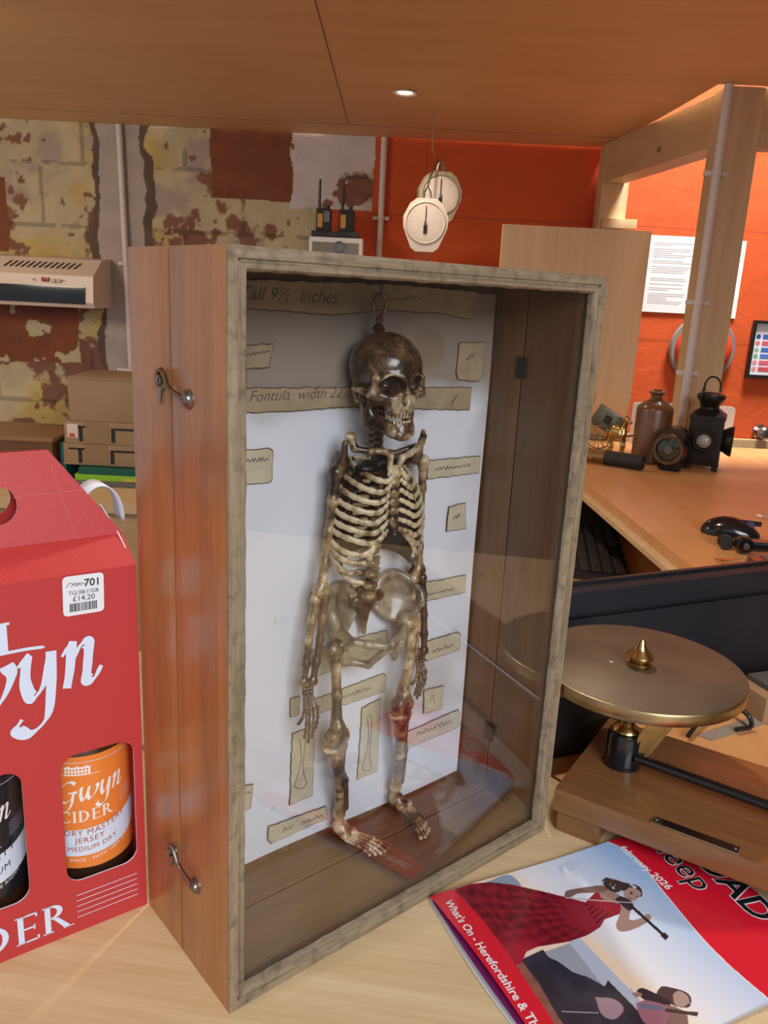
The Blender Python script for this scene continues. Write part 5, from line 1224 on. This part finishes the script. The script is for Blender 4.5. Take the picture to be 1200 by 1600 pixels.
MB().lathe([(0, .020), (.028, .018), (.034, .022)], c=(hw, 0, .082), axis='x', n=32).build('side_lens', P('smoky_lens', (.07, .08, .09), .1, coat=.5), ln)
q = onz(1062, 740, .05)
bl_ = thing('bicycle_lamp', 'small brass and black tin lamp with a large round glass front', 'lamp', (q[0]-.012, q[1]+.045, DZ), -.52)
MB().box(-.030, .030, -.028, .035, .006, .098, .006).build('lamp_body', M_lant, bl_)
MB().box(-.024, .024, -.02, .028, 0, .0058, .001).build('lamp_base', M_lant, bl_)
MB().lathe([(.033, 0), (.041, -.004), (.043, -.014), (.040, -.020), (.032, -.020), (.030, -.012)], c=(-.004, -.028, .062), axis='y', n=40).build('lens_ring', P('tarnished_brass_ring', (.22, .16, .09), .4, 1, noise=.5, nscale=60), bl_)
MB().lathe([(0, -.018), (.015, -.0165), (.031, -.012)], c=(-.004, -.028, .062), axis='y', n=36).build('lens', P('dark_lens', (.03, .035, .03), .08, coat=.6), bl_)
MB().lathe([(0, -.0185), (.011, -.018), (.011, -.0165)], c=(-.004, -.0288, .062), axis='y', n=20).build('bulls_eye', P('lens_eye', (.10, .11, .08), .1, coat=.6), bl_)
hd = MB()
for i in range(13):
    a = PI*i/12
    for y in (-.030, .037): hd.v.append((.034*math.cos(a), y, .098+.020*math.sin(a)))
hd.f += [(2*i, 2*i+1, 2*i+3, 2*i+2) for i in range(12)]+[tuple(2*i for i in range(13)), tuple(2*i+1 for i in range(13))[::-1], (0, 24, 25, 1)]
hd.build('hood', P('bronze_tin', (.09, .06, .045), .35, .8), bl_)
MB().box(.0305, .0355, -.022, .022, .035, .070, .003).build('side_window_frame', P('tin_grey', (.12, .12, .12), .35, .8), bl_)
MB().box(.0356, .0370, -.010, .010, .044, .062, .001).build('side_jewel', P('ruby', (.45, .01, .03), .1, coat=.5), bl_)
q = onz(1025, 727, .05)
bt = thing('stoneware_bottle', 'brown stoneware bottle with narrow flared neck on the raised desk', 'bottle', (q[0]-.005, q[1]+.055, DZ))
M_stone = P('brown_stoneware', (.17, .07, .028), .35, coat=.4, noise=.4, nscale=12)
MB().lathe([(0, 0), (.048, 0), (.051, .004), (.051, .150), (.049, .157), (.035, .170), (.020, .178), (.0155, .184), (.0165, .192), (.023, .197), (.023, .201), (.017, .203), (.0, .203)], n=48).build('bottle_body', M_stone, bt)
MB().lathe([(0, .2032), (.012, .2032), (.012, .206), (0, .206)], n=20).build('stopper', P('cork', (.10, .06, .035), .8), bt)
q = onz(1072, 712, .05)
mk = thing('black_bottle', 'slim bottle with tall black cap and white label, behind the bicycle lamp', 'bottle', (q[0]+.008, q[1]+.11, DZ))
MB().lathe([(0, 0), (.021, 0), (.021, .138), (0, .138)], n=24).build('bottle_body', P('slim_white', (.70, .72, .82), .4), mk)
MB().lathe([(0, .1382), (.0205, .1382), (.0195, .196), (.018, .199), (0, .199)], n=24).build('tall_cap', M_black, mk)
tag(MB().lathe([(0, 0), (.012, 0), (.014, .16), (.010, .20), (0, .203)], c=(q[0]+.055, q[1]+.12, DZ), n=20).build('black_rod', M_blackm), 'dark tapered rod standing between the slim black capped bottle and the lantern', 'rod')
# white rounded board standing at the back of the desk
wb0 = onz(988, 700, .05); Y_ = 2.615
a = ony(990, 628, Y_); b = ony(1150, 634, Y_)
vs, fs = flat_shape(rrect(a[0], b[0], DZ, a[2], .012), [], .004)
o = mesh('white_board', [(v[0], Y_+v[2], v[1]) for v in vs], fs, P('white_board_plastic', (.80, .88, .97), .3)); tag(o, 'white rounded plastic board standing behind the bottle and lantern', 'board')
# brass coach and horse
q = onz(925, 712, .05); q = np.array([q[0]+.02, q[1]+.10, DZ])
co = thing('brass_coach', 'small brass horse carriage figurine with spoked wheels beside the case', 'figurine', (q[0]-.01, q[1], DZ), -.25)
tilt = Matrix.Rotation(.50, 4, 'Y'); 
MB().box(-.018, .062, -.022, .022, -.012, .050, .004).xf(Matrix.Translation((.018, 0, .090))@tilt).build('carriage_body', P('green_bronze', (.20, .20, .14), .4, .9, noise=.4, nscale=40), co)
MB().box(.012, .034, -.0235, -.0222, .010, .034).xf(Matrix.Translation((.018, 0, .090))@tilt).build('window', M_blackm, co)
MB().box(-.022, -.006, -.022, .022, .005, .085, .004).xf(Matrix.Translation((-.006, 0, .085))@Matrix.Rotation(.25, 4, 'Y')).build('seat_back', P('copper_brown', (.35, .17, .06), .4, .8), co)
for x, r_ in ((.030, .040), (-.045, .030)):
    for y in (-.028, .028):
        mb = MB(); mb.tube([(x+r_*math.cos(a), y, r_+.001+r_*.98*math.sin(a)) for a in np.linspace(0, 2*PI, 33)], .0022, n=6)
        for k in range(12):
            a = 2*PI*k/12; mb.tube([(x, y, r_+.001), (x+r_*math.cos(a), y, r_+.001+r_*math.sin(a))], .0011, n=5)
        mb.lathe([(0, -.004), (.006, -.003), (.006, .003), (0, .004)], c=(x, y, r_+.001), axis='y', n=12); mb.build('wheel', P('wheel_brass', (.32, .27, .16), .4, 1) if 'wheel_brass' not in bpy.data.materials else bpy.data.materials['wheel_brass'], co)
MB().box(-.07, .075, -.024, .024, .036, .044, .002).build('chassis', M_brass, co)
MB().tube([(.07, 0, .040), (.13, 0, .055)], .003, n=8).build('shaft', M_brass, co)
MB().lathe([(0, -.004), (.011, -.004), (.012, 0), (.011, .004), (0, .004)], c=(.088, -.026, .092), axis='y', n=20).box(.083, .093, -.022, -.018, .05, .085).build('carriage_lamp', M_steel, co)
q = onz(966, 716, .05); 
hs = bone('brass_horse', [ELL((0, 0, .062), (.022, .014, .017)), ELL((-.012, 0, .066), (.014, .013, .015)), ELL((.016, 0, .060), (.014, .012, .015)), CAPS((.016, 0, .068), (.026, 0, .098), .009, .006), CAPS((.026, 0, .100), (.040, 0, .092), .006, .004), CAPS((.0245, .003, .104), (.023, .004, .113), .002, .001), CAPS((.0245, -.003, .104), (.023, -.004, .113), .002, .001),
     CAPS((.018, .007, .056), (.020, .007, .028), .006, .0035), CAPS((.020, .007, .028), (.019, .007, .004), .0035, .0032), CAPS((.018, -.007, .056), (.024, -.007, .030), .006, .0035), CAPS((.024, -.007, .030), (.020, -.007, .004), .0035, .0032),
     CAPS((-.018, .007, .058), (-.024, .007, .036), .0075, .004), CAPS((-.024, .007, .036), (-.019, .007, .022), .004, .003), CAPS((-.019, .007, .022), (-.021, .007, .004), .003, .0034), CAPS((-.018, -.007, .058), (-.022, -.007, .036), .0075, .004), CAPS((-.022, -.007, .036), (-.017, -.007, .022), .004, .003), CAPS((-.017, -.007, .022), (-.019, -.007, .004), .003, .0034),
     CAPS((-.024, 0, .072), (-.034, 0, .060), .004, .003), CAPS((-.034, 0, .060), (-.036, 0, .035), .003, .002)], M_brassb, None, k=.006, h=.0014)
hs.location = (q[0]+.002, q[1]+.045, DZ); hs.rotation_euler = (0, 0, -.95); hs.scale = (1.08, 1.08, 1.12); tag(hs, 'small brass horse figurine standing between the carriage and the stoneware bottle', 'figurine')
# telescope lying in front
qa = onz(905, 722, .05); qb = onz(1008, 738, .05); d_ = qb-qa; TA = math.atan2(d_[1], d_[0]); TL = np.linalg.norm(d_)
ts = thing('brass_telescope', 'dark brass telescope lying on its side in front of the brass horse', 'telescope', (qa[0], qa[1]+.02, DZ), TA)
MB().lathe([(0, 0), (.019, 0), (.019, TL*.42), (.0, TL*.42)], c=(0, 0, .0205), axis='x', n=28).build('main_tube', M_brass, ts)
MB().lathe([(.0, TL*.42+.0005), (.0205, TL*.42+.0005), (.0205, TL*.98), (.016, TL*1.0), (.014, TL*.97), (0, TL*.97)], c=(0, 0, .0205), axis='x', n=28).build('leather_tube', M_blackm, ts)
MB().lathe([(.0192, TL*.20), (.0202, TL*.205), (.0202, TL*.24), (.0192, TL*.245)], c=(0, 0, .0205), axis='x', n=28).build('collar_ring', M_brassb, ts)
MB().lathe([(.0, -.03), (.014, -.03), (.016, 0), (0, 0)], c=(0, 0, .0205), axis='x', n=28).build('eyepiece', M_brassb, ts)

# ------------------------------------------------------------------ leaning board, wall things right
a = ony(786, 350, 2.66); b = ony(1018, 362, 2.66)
t = MB().box(a[0], b[0], 2.655, 2.675, -.069, a[2], .002).build('wooden_board', M_leanboard); tag(t, 'large pale knotty wooden board standing upright behind the case and desk', 'board')
WF = WY-.006
def wall_sheet(name, x0, x1, z0, z1, mat, label, cat, th=.002, tilt=0, yo=0):
    t = thing(name, label, cat, ((x0+x1)/2, WF-yo, z0)); w_, h_ = (x1-x0)/2, z1-z0
    return t, w_, h_
d1 = ony(1016, 368, WY); d2 = ony(1089, 374, WY); d3 = ony(1010, 487, WY); d4 = ony(1166, 377, WY)
def doc(x0, x1, z0, z1, label, yo):
    t, w_, h_ = wall_sheet('notice_sheet', x0, x1, z0, z1, None, label, 'notice', yo=yo)
    o = MB().box(-w_, w_, -.0006, .0004, 0, h_).build('paper', M_paperw, t, smooth=False)
    mb = MB(); y = h_-.03
    while y > .03:
        gap = random.random() < .18
        if not gap:
            L_ = random.uniform(.75, 1.0) if random.random() < .8 else .45
            mb.add([(-w_*.82, -.0009, y), (-w_*.82+w_*1.64*L_, -.0009, y), (-w_*.82+w_*1.64*L_, -.0009, y+.0028), (-w_*.82, -.0009, y+.0028)], [(0, 1, 2, 3)])
        y -= .0075
    o = mb.build('printed_lines', P('print_grey', (.42, .45, .52), .6) if 'print_grey' not in bpy.data.materials else bpy.data.materials['print_grey'], t, smooth=False); o['kind'] = 'stuff'
doc(d1[0], d1[0]+.205, d3[2], d1[2]+.002, 'white printed notice on the orange wall, left of the near post', .001)
doc(d4[0]-.195, d4[0], d3[2]-.01, d4[2], 'white printed notice on the orange wall, mostly hidden by the near post', .001)
bc = ony(1098, 546, WY-.03)
t = thing('alarm_bell', 'round red wall bell with grey rim, mostly hidden behind the near post', 'bell', (bc[0], WY-.012, bc[2]))
MB().lathe([(0, 0), (.132, 0), (.136, -.010), (.130, -.022), (0, -.022)], axis='y', n=48).build('rim', P('grey_rim', (.22, .22, .22), .4), t)
MB().lathe([(.115, -.0225), (.112, -.035), (.09, -.055), (.05, -.068), (0, -.072)], axis='y', n=48).build('dome', P('bell_red', (.70, .06, .02), .35), t)
f0 = ony(1174, 500, WY); f1 = ony(1166, 589, WY)
FWD, FHT = .30, f0[2]-f1[2]
t = thing('framed_sign', 'black framed safety sign with blue green and red rows at the right edge', 'sign', (f0[0]+.005, WF-.001, f1[2]))
t.rotation_euler = (0, 0, 0)
MB().box(0, FWD, -.018, .0, 0, .012).box(0, FWD, -.018, .0, FHT-.012, FHT).box(0, .012, -.018, .0, .012, FHT-.012).box(FWD-.012, FWD, -.018, .0, .012, FHT-.012).build('frame', M_black, t, smooth=False)
MB().box(.012, FWD-.012, -.006, -.001, .012, FHT-.012).build('sign_sheet', P('sign_white', (.75, .80, .88), .4), t, smooth=False)
cols = [(.05, .12, .45), (.60, .12, .16), (.05, .16, .50), (.08, .2, .6), (.65, .12, .18), (.6, .08, .10)]; icol = [(.03, .06, .3), (.7, .2, .25), (.3, .55, .4), (.2, .5, .3), (.75, .3, .35), (.7, .3, .3)]
for i in range(6):
    z = FHT-.055-i*.0262
    MB().box(.048, FWD-.02, -.0068, -.0061, z-.018, z).build('sign_row', P('sign_row_%d' % i, cols[i], .5), t, smooth=False)
    MB().lathe([(0, -.0068), (.0095, -.0066), (.0095, -.0061)], c=(.030, 0, z-.009), axis='y', n=16).build('sign_symbol', P('sign_symbol_%d' % i, icol[i], .5), t)
q = ony(1192, 676, 3.38)
t = tag(MB().lathe([(0, 0), (.030, 0), (.030, -.006), (.014, -.012), (.014, -.03), (.024, -.04), (.026, -.055), (.018, -.066), (0, -.068)], c=(q[0], WF, q[2]), axis='y', n=24).build('metal_knob', P('chrome_knob', (.6, .6, .62), .2, 1)), 'shiny metal knob low on the orange wall at the right edge', 'knob')

# conduits
M_clip = M_conduit
def conduit(pts, r, label, clips, face=None):
    t = thing('conduit_pipe', label, 'pipe', pts[-1]); o_ = Vector(pts[-1])
    MB().tube([Vector(p)-o_ for p in pts], r, n=14).build('pipe', M_conduit, t)
    for z in clips:
        p = Vector((pts[0][0]+(pts[-1][0]-pts[0][0])*(z-pts[0][2])/(pts[-1][2]-pts[0][2]), pts[0][1], z))-o_
        MB().box(p.x-r*2.6, p.x+r*2.6, p.y+r*.1, p.y+r*.95, p.z-.007, p.z+.007, .002).tube([(p.x, p.y, p.z-.006), (p.x, p.y, p.z+.006)], r*1.25, n=14).build('clip', M_clip, t)
a = ony(184, 186, WY-.015); b = ony(206, 575, WY-.015)
conduit([(a[0]+.004, WY-.018, SZ-.002), (b[0]-.001, WY-.018, b[2])], .0125, 'white conduit pipe running down the peeling wall beside the heater', [.55])
t = tag(MB().box(b[0]-.055, b[0]+.10, WY-.035, WY-.010, b[2]-.028, b[2]-.001, .003).build('cable_trunking', M_conduit), 'short white horizontal trunking at the foot of the left conduit', 'trunking')
a = ony(601, 212, WY-.015); b = ony(588, 480, WY-.015)
conduit([(a[0], WY-.018, SZ-.002), (b[0], WY-.018, b[2]-.5)], .0125, 'white conduit pipe on the orange wall beside the walkie talkies', [ony(595, 341, WY-.018)[2]])
conduit([(.868, 2.405, SZ-.002), (.868, 2.405, .052)], .0125, 'white conduit pipe clipped to the near timber post', [.845, .50, .30])
# fan heater
h0 = ony(0, 404, 3.30); h1 = ony(158, 408, 3.30)
ht = thing('fan_heater', 'white wall mounted fan heater with vents and dark grille on the peeling wall', 'heater', (h1[0], WY-.010, .375))
HW = .75
pf = [(0, .035), (0, .190), (-.10, .182), (-.205, .118), (-.215, .020), (-.20, .0), (-.02, .0)]
m = MB(); n = len(pf); m.add([(x, y, z) for x in (-HW, 0) for (y, z) in pf], [tuple(range(n)), tuple(range(n, 2*n))[::-1]]+[(i, (i+1) % n, n+(i+1) % n, n+i) for i in range(n)])
M_heat = P('heater_cream', (.74, .60, .50), .4)
m.build('casing', M_heat, ht, smooth=False)
MB().box(-HW+.02, -.030, -.2175, -.212, .014, .078, .002).build('grille', M_blackg, ht)
for i in range(13):
    x = -.075-.0225*i; y0, z0 = -.128, .1650; y1, z1 = -.168, .1420
    MB().add([(x, y0, z0+.0015), (x+.008, y0, z0+.0015), (x-.008, y1, z1+.0015), (x-.016, y1, z1+.0015)], [(0, 1, 2, 3)]).build('vent_slot', M_blackm, ht, smooth=False)
MB().box(-.195, -.168, -.2155, -.205, .093, .108, .001).build('rocker_switch', P('switch_red', (.35, .02, .01), .3), ht)
for i in range(2): MB().box(-.158+.020*i, -.143+.020*i, -.2145, -.205, .090, .104, .001).build('rocker_switch', P('switch_cream', (.55, .42, .28), .4), ht)
for x in (-.225, -.115): MB().lathe([(0, -.003), (.004, -.002), (.004, 0)], c=(x, -.212, .100), axis='y', n=12).build('screw', M_steel, ht)

# wall box with radios on top
w0 = ony(483, 368, 3.22); w1 = ony(567, 371, 3.22)
wx = thing('wall_box', 'white framed grey wall box under the two walkie talkies', 'box', (w0[0], 3.412, w0[2]-.14))
WBW = w1[0]-w0[0]
MB().box(0, WBW, -.19, 0, 0, .138, .004).build('box_body', M_white, wx)
MB().box(.012, WBW-.014, -.1925, -.1905, .012, .120, .001).build('grey_face', P('grey_face', (.20, .18, .16), .4), wx)
MB().tube([(.115+.018*math.cos(a), -.196, .105+.018*math.sin(a)) for a in np.linspace(0, 2*PI, 28)], .003, n=8, caps=False).build('blue_ring', P('blue_ring', (.12, .22, .38), .4), wx)
for i, (px, lb_) in enumerate(((505, 'left black and yellow walkie talkie with a tall antenna in its charger'), (541, 'right black and yellow walkie talkie in its charger beside the white conduit'))):
    p = ony(px, 366, 3.27)
    r_ = thing('walkie_talkie', lb_, 'walkie talkie', (p[0], 3.30, w0[2]+.0005))
    MB().box(-.045, .045, -.045, .045, 0, .022, .005).build('charger_base', M_black, r_)
    MB().box(-.030, .028, -.020, .020, .0222, .105, .007).build('radio_body', M_blackm, r_)
    MB().box(-.024, -.004, -.0235, -.0202, .035, .085, .002).build('yellow_panel', P('radio_yellow', (.55, .27, .03), .4) if 'radio_yellow' not in bpy.data.materials else bpy.data.materials['radio_yellow'], r_)
    if i == 0: MB().box(.000, .022, -.0235, -.0202, .055, .095, .002).build('radio_screen', P('radio_grey', (.16, .16, .17), .3), r_)
    MB().tube([(-.020, 0, .105), (-.020, 0, .13), (-.019, 0, .21-.02*i)], [.0065, .0055, .0045], n=10).build('antenna', M_black, r_)
    MB().lathe([(0, .1052), (.008, .1052), (.008, .118), (0, .118)], c=(.012, 0, 0), n=14).build('volume_knob', M_black, r_)

# hanging spring scales
hk = ony(674, 216, 2.9)
M_enam = P('scale_cream', (.74, .66, .58), .35); M_enam2 = P('scale_olive_grey', (.42, .38, .26), .4, noise=.2)
def hanging(c, body, label, rz, face=True, s=1.0):
    t = thing('spring_scale', label, 'scale', c, rz, None)
    R = .075*s
    oc = [(-.40*R, -1.22*R), (.40*R, -1.22*R), (.62*R, -1.05*R), (.98*R, -.2*R), (1.0*R, .25*R), (.72*R, .80*R), (.42*R, 1.02*R), (-.42*R, 1.02*R), (-.72*R, .80*R), (-1.0*R, .25*R), (-.98*R, -.2*R), (-.62*R, -1.05*R)]
    m = MB().prism(oc, -.022, .022); m.xf(Matrix.Rotation(PI/2, 4, 'X')); m.build('scale_body', body, t, smooth=False)
    if face:
        MB().lathe([(.80*R, -.0222), (.86*R, -.026), (.90*R, -.024), (.90*R, -.0222)], axis='y', n=44).build('dial_rim', body, t)
        MB().lathe([(0, -.0235), (.80*R, -.0235)], axis='y', n=44).build('dial_face', P('dial_cream', (.78, .70, .63), .4), t)
        mb = MB()
        for k in range(40):
            a = 2*PI*k/40; r0 = .66*R; r1 = (.76 if k % 5 else .58)*R if k % 5 == 0 else .74*R; r1 = .75*R; r0 = (.60 if k % 5 == 0 else .68)*R; d = np.array([math.cos(a), math.sin(a)]); n_ = np.array([-d[1], d[0]])*.0005
            P0, P1 = d*r0, d*r1; mb.add([(P0[0]+n_[0], -.0238, P0[1]+n_[1]), (P1[0]+n_[0], -.0238, P1[1]+n_[1]), (P1[0]-n_[0], -.0238, P1[1]-n_[1]), (P0[0]-n_[0], -.0238, P0[1]-n_[1])], [(0, 1, 2, 3)])
        o = mb.build('dial_marks', P('mark_grey', (.35, .28, .24), .6), t, smooth=False); o['kind'] = 'stuff'
        MB().box(-.0015, .0015, -.0260, -.0245, -.012, .052).box(-.006, .006, -.0262, -.0245, -.034, -.008).build('pointer', M_blackm, t, smooth=False)
        MB().lathe([(0, -.028), (.005, -.027), (.005, -.0238)], axis='y', n=14).build('pivot', M_steel, t)
    MB().tube([(-.012*s, 0, 1.03*R), (-.010*s, 0, 1.3*R), (0, 0, 1.55*R), (.010*s, 0, 1.3*R), (.012*s, 0, 1.03*R)], .004, n=8).build('top_hanger', M_steel, t)
    MB().tube([(-.018, 0, -1.23*R), (-.004, 0, -1.50*R), (.0, 0, -1.72*R), (.010, 0, -1.66*R), (.018, 0, -1.23*R)], .0022, n=8).build('bottom_hook', M_steel, t)
    return t
c1 = ony(665, 349, 2.86); c2 = ony(686, 306, 2.95)
hanging(c1, M_enam, 'cream hanging spring scale with round dial and black pointer, in front', -.05)
hanging(c2, M_enam2, 'olive grey hanging spring scale half hidden behind the cream dial scale', .15, face=True, s=.98)
tz = c2[2]+.075*1.55
t = tag(MB().tube([(hk[0]+.004, 2.90, SZ-.001), (hk[0]+.006, 2.90, .95), (hk[0]+.014, 2.905, c2[2]+.125), (c2[0]-.004, 2.93, tz+.004), (c2[0], 2.95, tz-.006)], .0022, n=8).build('hanging_wire', P('wire_tan', (.35, .24, .12), .5, .5)), 'thin wire hook holding the two spring scales below the deck', 'wire')
tag(MB().tube([(c1[0], 2.86, c1[2]+.112), (c1[0]+.008, 2.88, c1[2]+.150), (c2[0]-.012, 2.925, tz-.006)], .0035, n=8).build('shackle', M_steel), 'grey metal shackle linking the cream scale to the wire', 'shackle')

# ------------------------------------------------------------------ stack on the bench, back left
def carton_box(x0, x1, y0, y1, z0, z1, label, extra=()):
    t = thing('cardboard_box', label, 'box', (x0, y0, z0)); w_, d_, h_ = x1-x0, y1-y0, z1-z0
    MB().box(0, w_, 0, d_, 0, h_, .002).build('carton_body', M_card, t)
    return t, w_, d_, h_
BT = BZ+.001
def zat(x, y, Y): return ony(x, y, Y)[2]
Y0 = 2.96
xL = ony(105, 620, Y0)[0]; z_b0 = zat(105, 657, Y0); z_b1 = zat(105, 588, Y0)
z1a = zat(100, 725, Y0); z1b = zat(100, 692, Y0)
# folders first
f0_ = BT
fo = [(.012, P('dark_speckled', (.03, .03, .03), .6, noise=.5, nscale=200, noisecol=(.25, .25, .25)), 'black speckled board lowest in the pile on the bench', -1.16, .45), (.013, P('lime_green', (.22, .50, .02), .4), 'bright lime green folder in the pile under the boxes', -1.185, .40), (.014, P('dark_green', (.0, .09, .06), .5), 'dark green folder directly under the cardboard boxes', -1.20, .42)]
zc_ = f0_; tot = z1a-.001-f0_; scl = tot/sum(a[0]+.0003 for a in fo)
for i, (th, m, lb_, x0, w_) in enumerate(fo):
    th = th*scl
    t = thing('folder', lb_, 'folder', (x0+.03*i, Y0-.03, zc_)); MB().box(0, w_, 0, .33, 0, th-.0004, .001).build('cover', m, t)
    if i == 1: MB().box(.18, .32, -.004, -.0005, .002, th*.6, .0005).build('label_strip', P('yellow_strip', (.55, .45, .05), .5), t)
    zc_ += th
xa = ony(99, 700, Y0)[0]
for (z0, z1, dx, lb_) in ((z1a, z1b+.0, 0, 'flat brown cardboard box with black slots, lowest of the box stack'), (z1b+.001, z_b0-.001, .006, 'flat brown cardboard box with a white and red label, middle of the stack')):
    t, w_, d_, h_ = carton_box(xa+dx, xa+dx+.40, Y0, Y0+.30, z0, z1, lb_)
    for xx in (.055, .135): MB().box(xx if xx < .1 else xx+.04, (xx if xx < .1 else xx+.04)+.014, -.0012, -.0003, h_*.1, h_*.75).build('dark_slot', M_blackm, t, smooth=False)
    MB().box(.02, .08, -.0012, -.0003, h_*.72, h_*.80).box(.19, .30, -.0012, -.0003, h_*.66, h_*.76).build('dark_slot', M_blackm, t, smooth=False)
    MB().box(.075, .165, -.0012, -.0004, 0.001, h_-.001).build('tape', M_tape, t, smooth=False)
    if dx: 
        lb2 = MB().box(.012, .052, -.0022, -.0013, h_*.25, h_*.88).build('white_label', P('label_w', (.70, .60, .58), .5), t, smooth=False)
        MB().box(.020, .040, -.0028, -.0023, h_*.28, h_*.45).build('red_mark', P('label_r', (.6, .08, .06), .5), lb2, smooth=False)
t, w_, d_, h_ = carton_box(xL, xL+.36, Y0+.01, Y0+.28, z_b0, z_b1, 'tall plain brown cardboard box on top of the stack by the peeling wall')
MB().box(.002, w_-.002, -.0010, -.0003, h_-.012, h_-.002).build('tape', M_tape, t, smooth=False)
# wooden tray box at far left and a teal bag
q = ony(90, 680, Y0); z0 = BT; zt_ = zat(40, 682, 2.95)
t = thing('wooden_crate', 'brown wooden crate on the bench at the left edge', 'crate', (q[0]-.42, 2.93, z0))
hh = zt_-z0
MB().box(0, .41, 0, .012, 0, hh-.014).box(0, .012, .0125, .32, 0, hh-.014).box(.398, .41, .0125, .32, 0, hh-.014).box(.0125, .3975, .308, .32, 0, hh-.014).build('crate_sides', wood('dark_crate_wood', (.20, .085, .03), (.10, .04, .015), axis='x', rough=.5), t, smooth=False)
MB().box(-.004, .414, -.004, .324, hh-.0138, hh, .002).build('crate_lid', wood('crate_lid_wood', (.36, .20, .09), (.24, .12, .05), axis='x', rough=.5), t)
t = tag(MB().box(q[0]+.000, q[0]+.022, 2.97, 3.2, BT, z1b, .006).build('teal_folder', P('teal', (.02, .13, .13), .6)), 'dark teal folder standing between the crate and the boxes', 'folder')
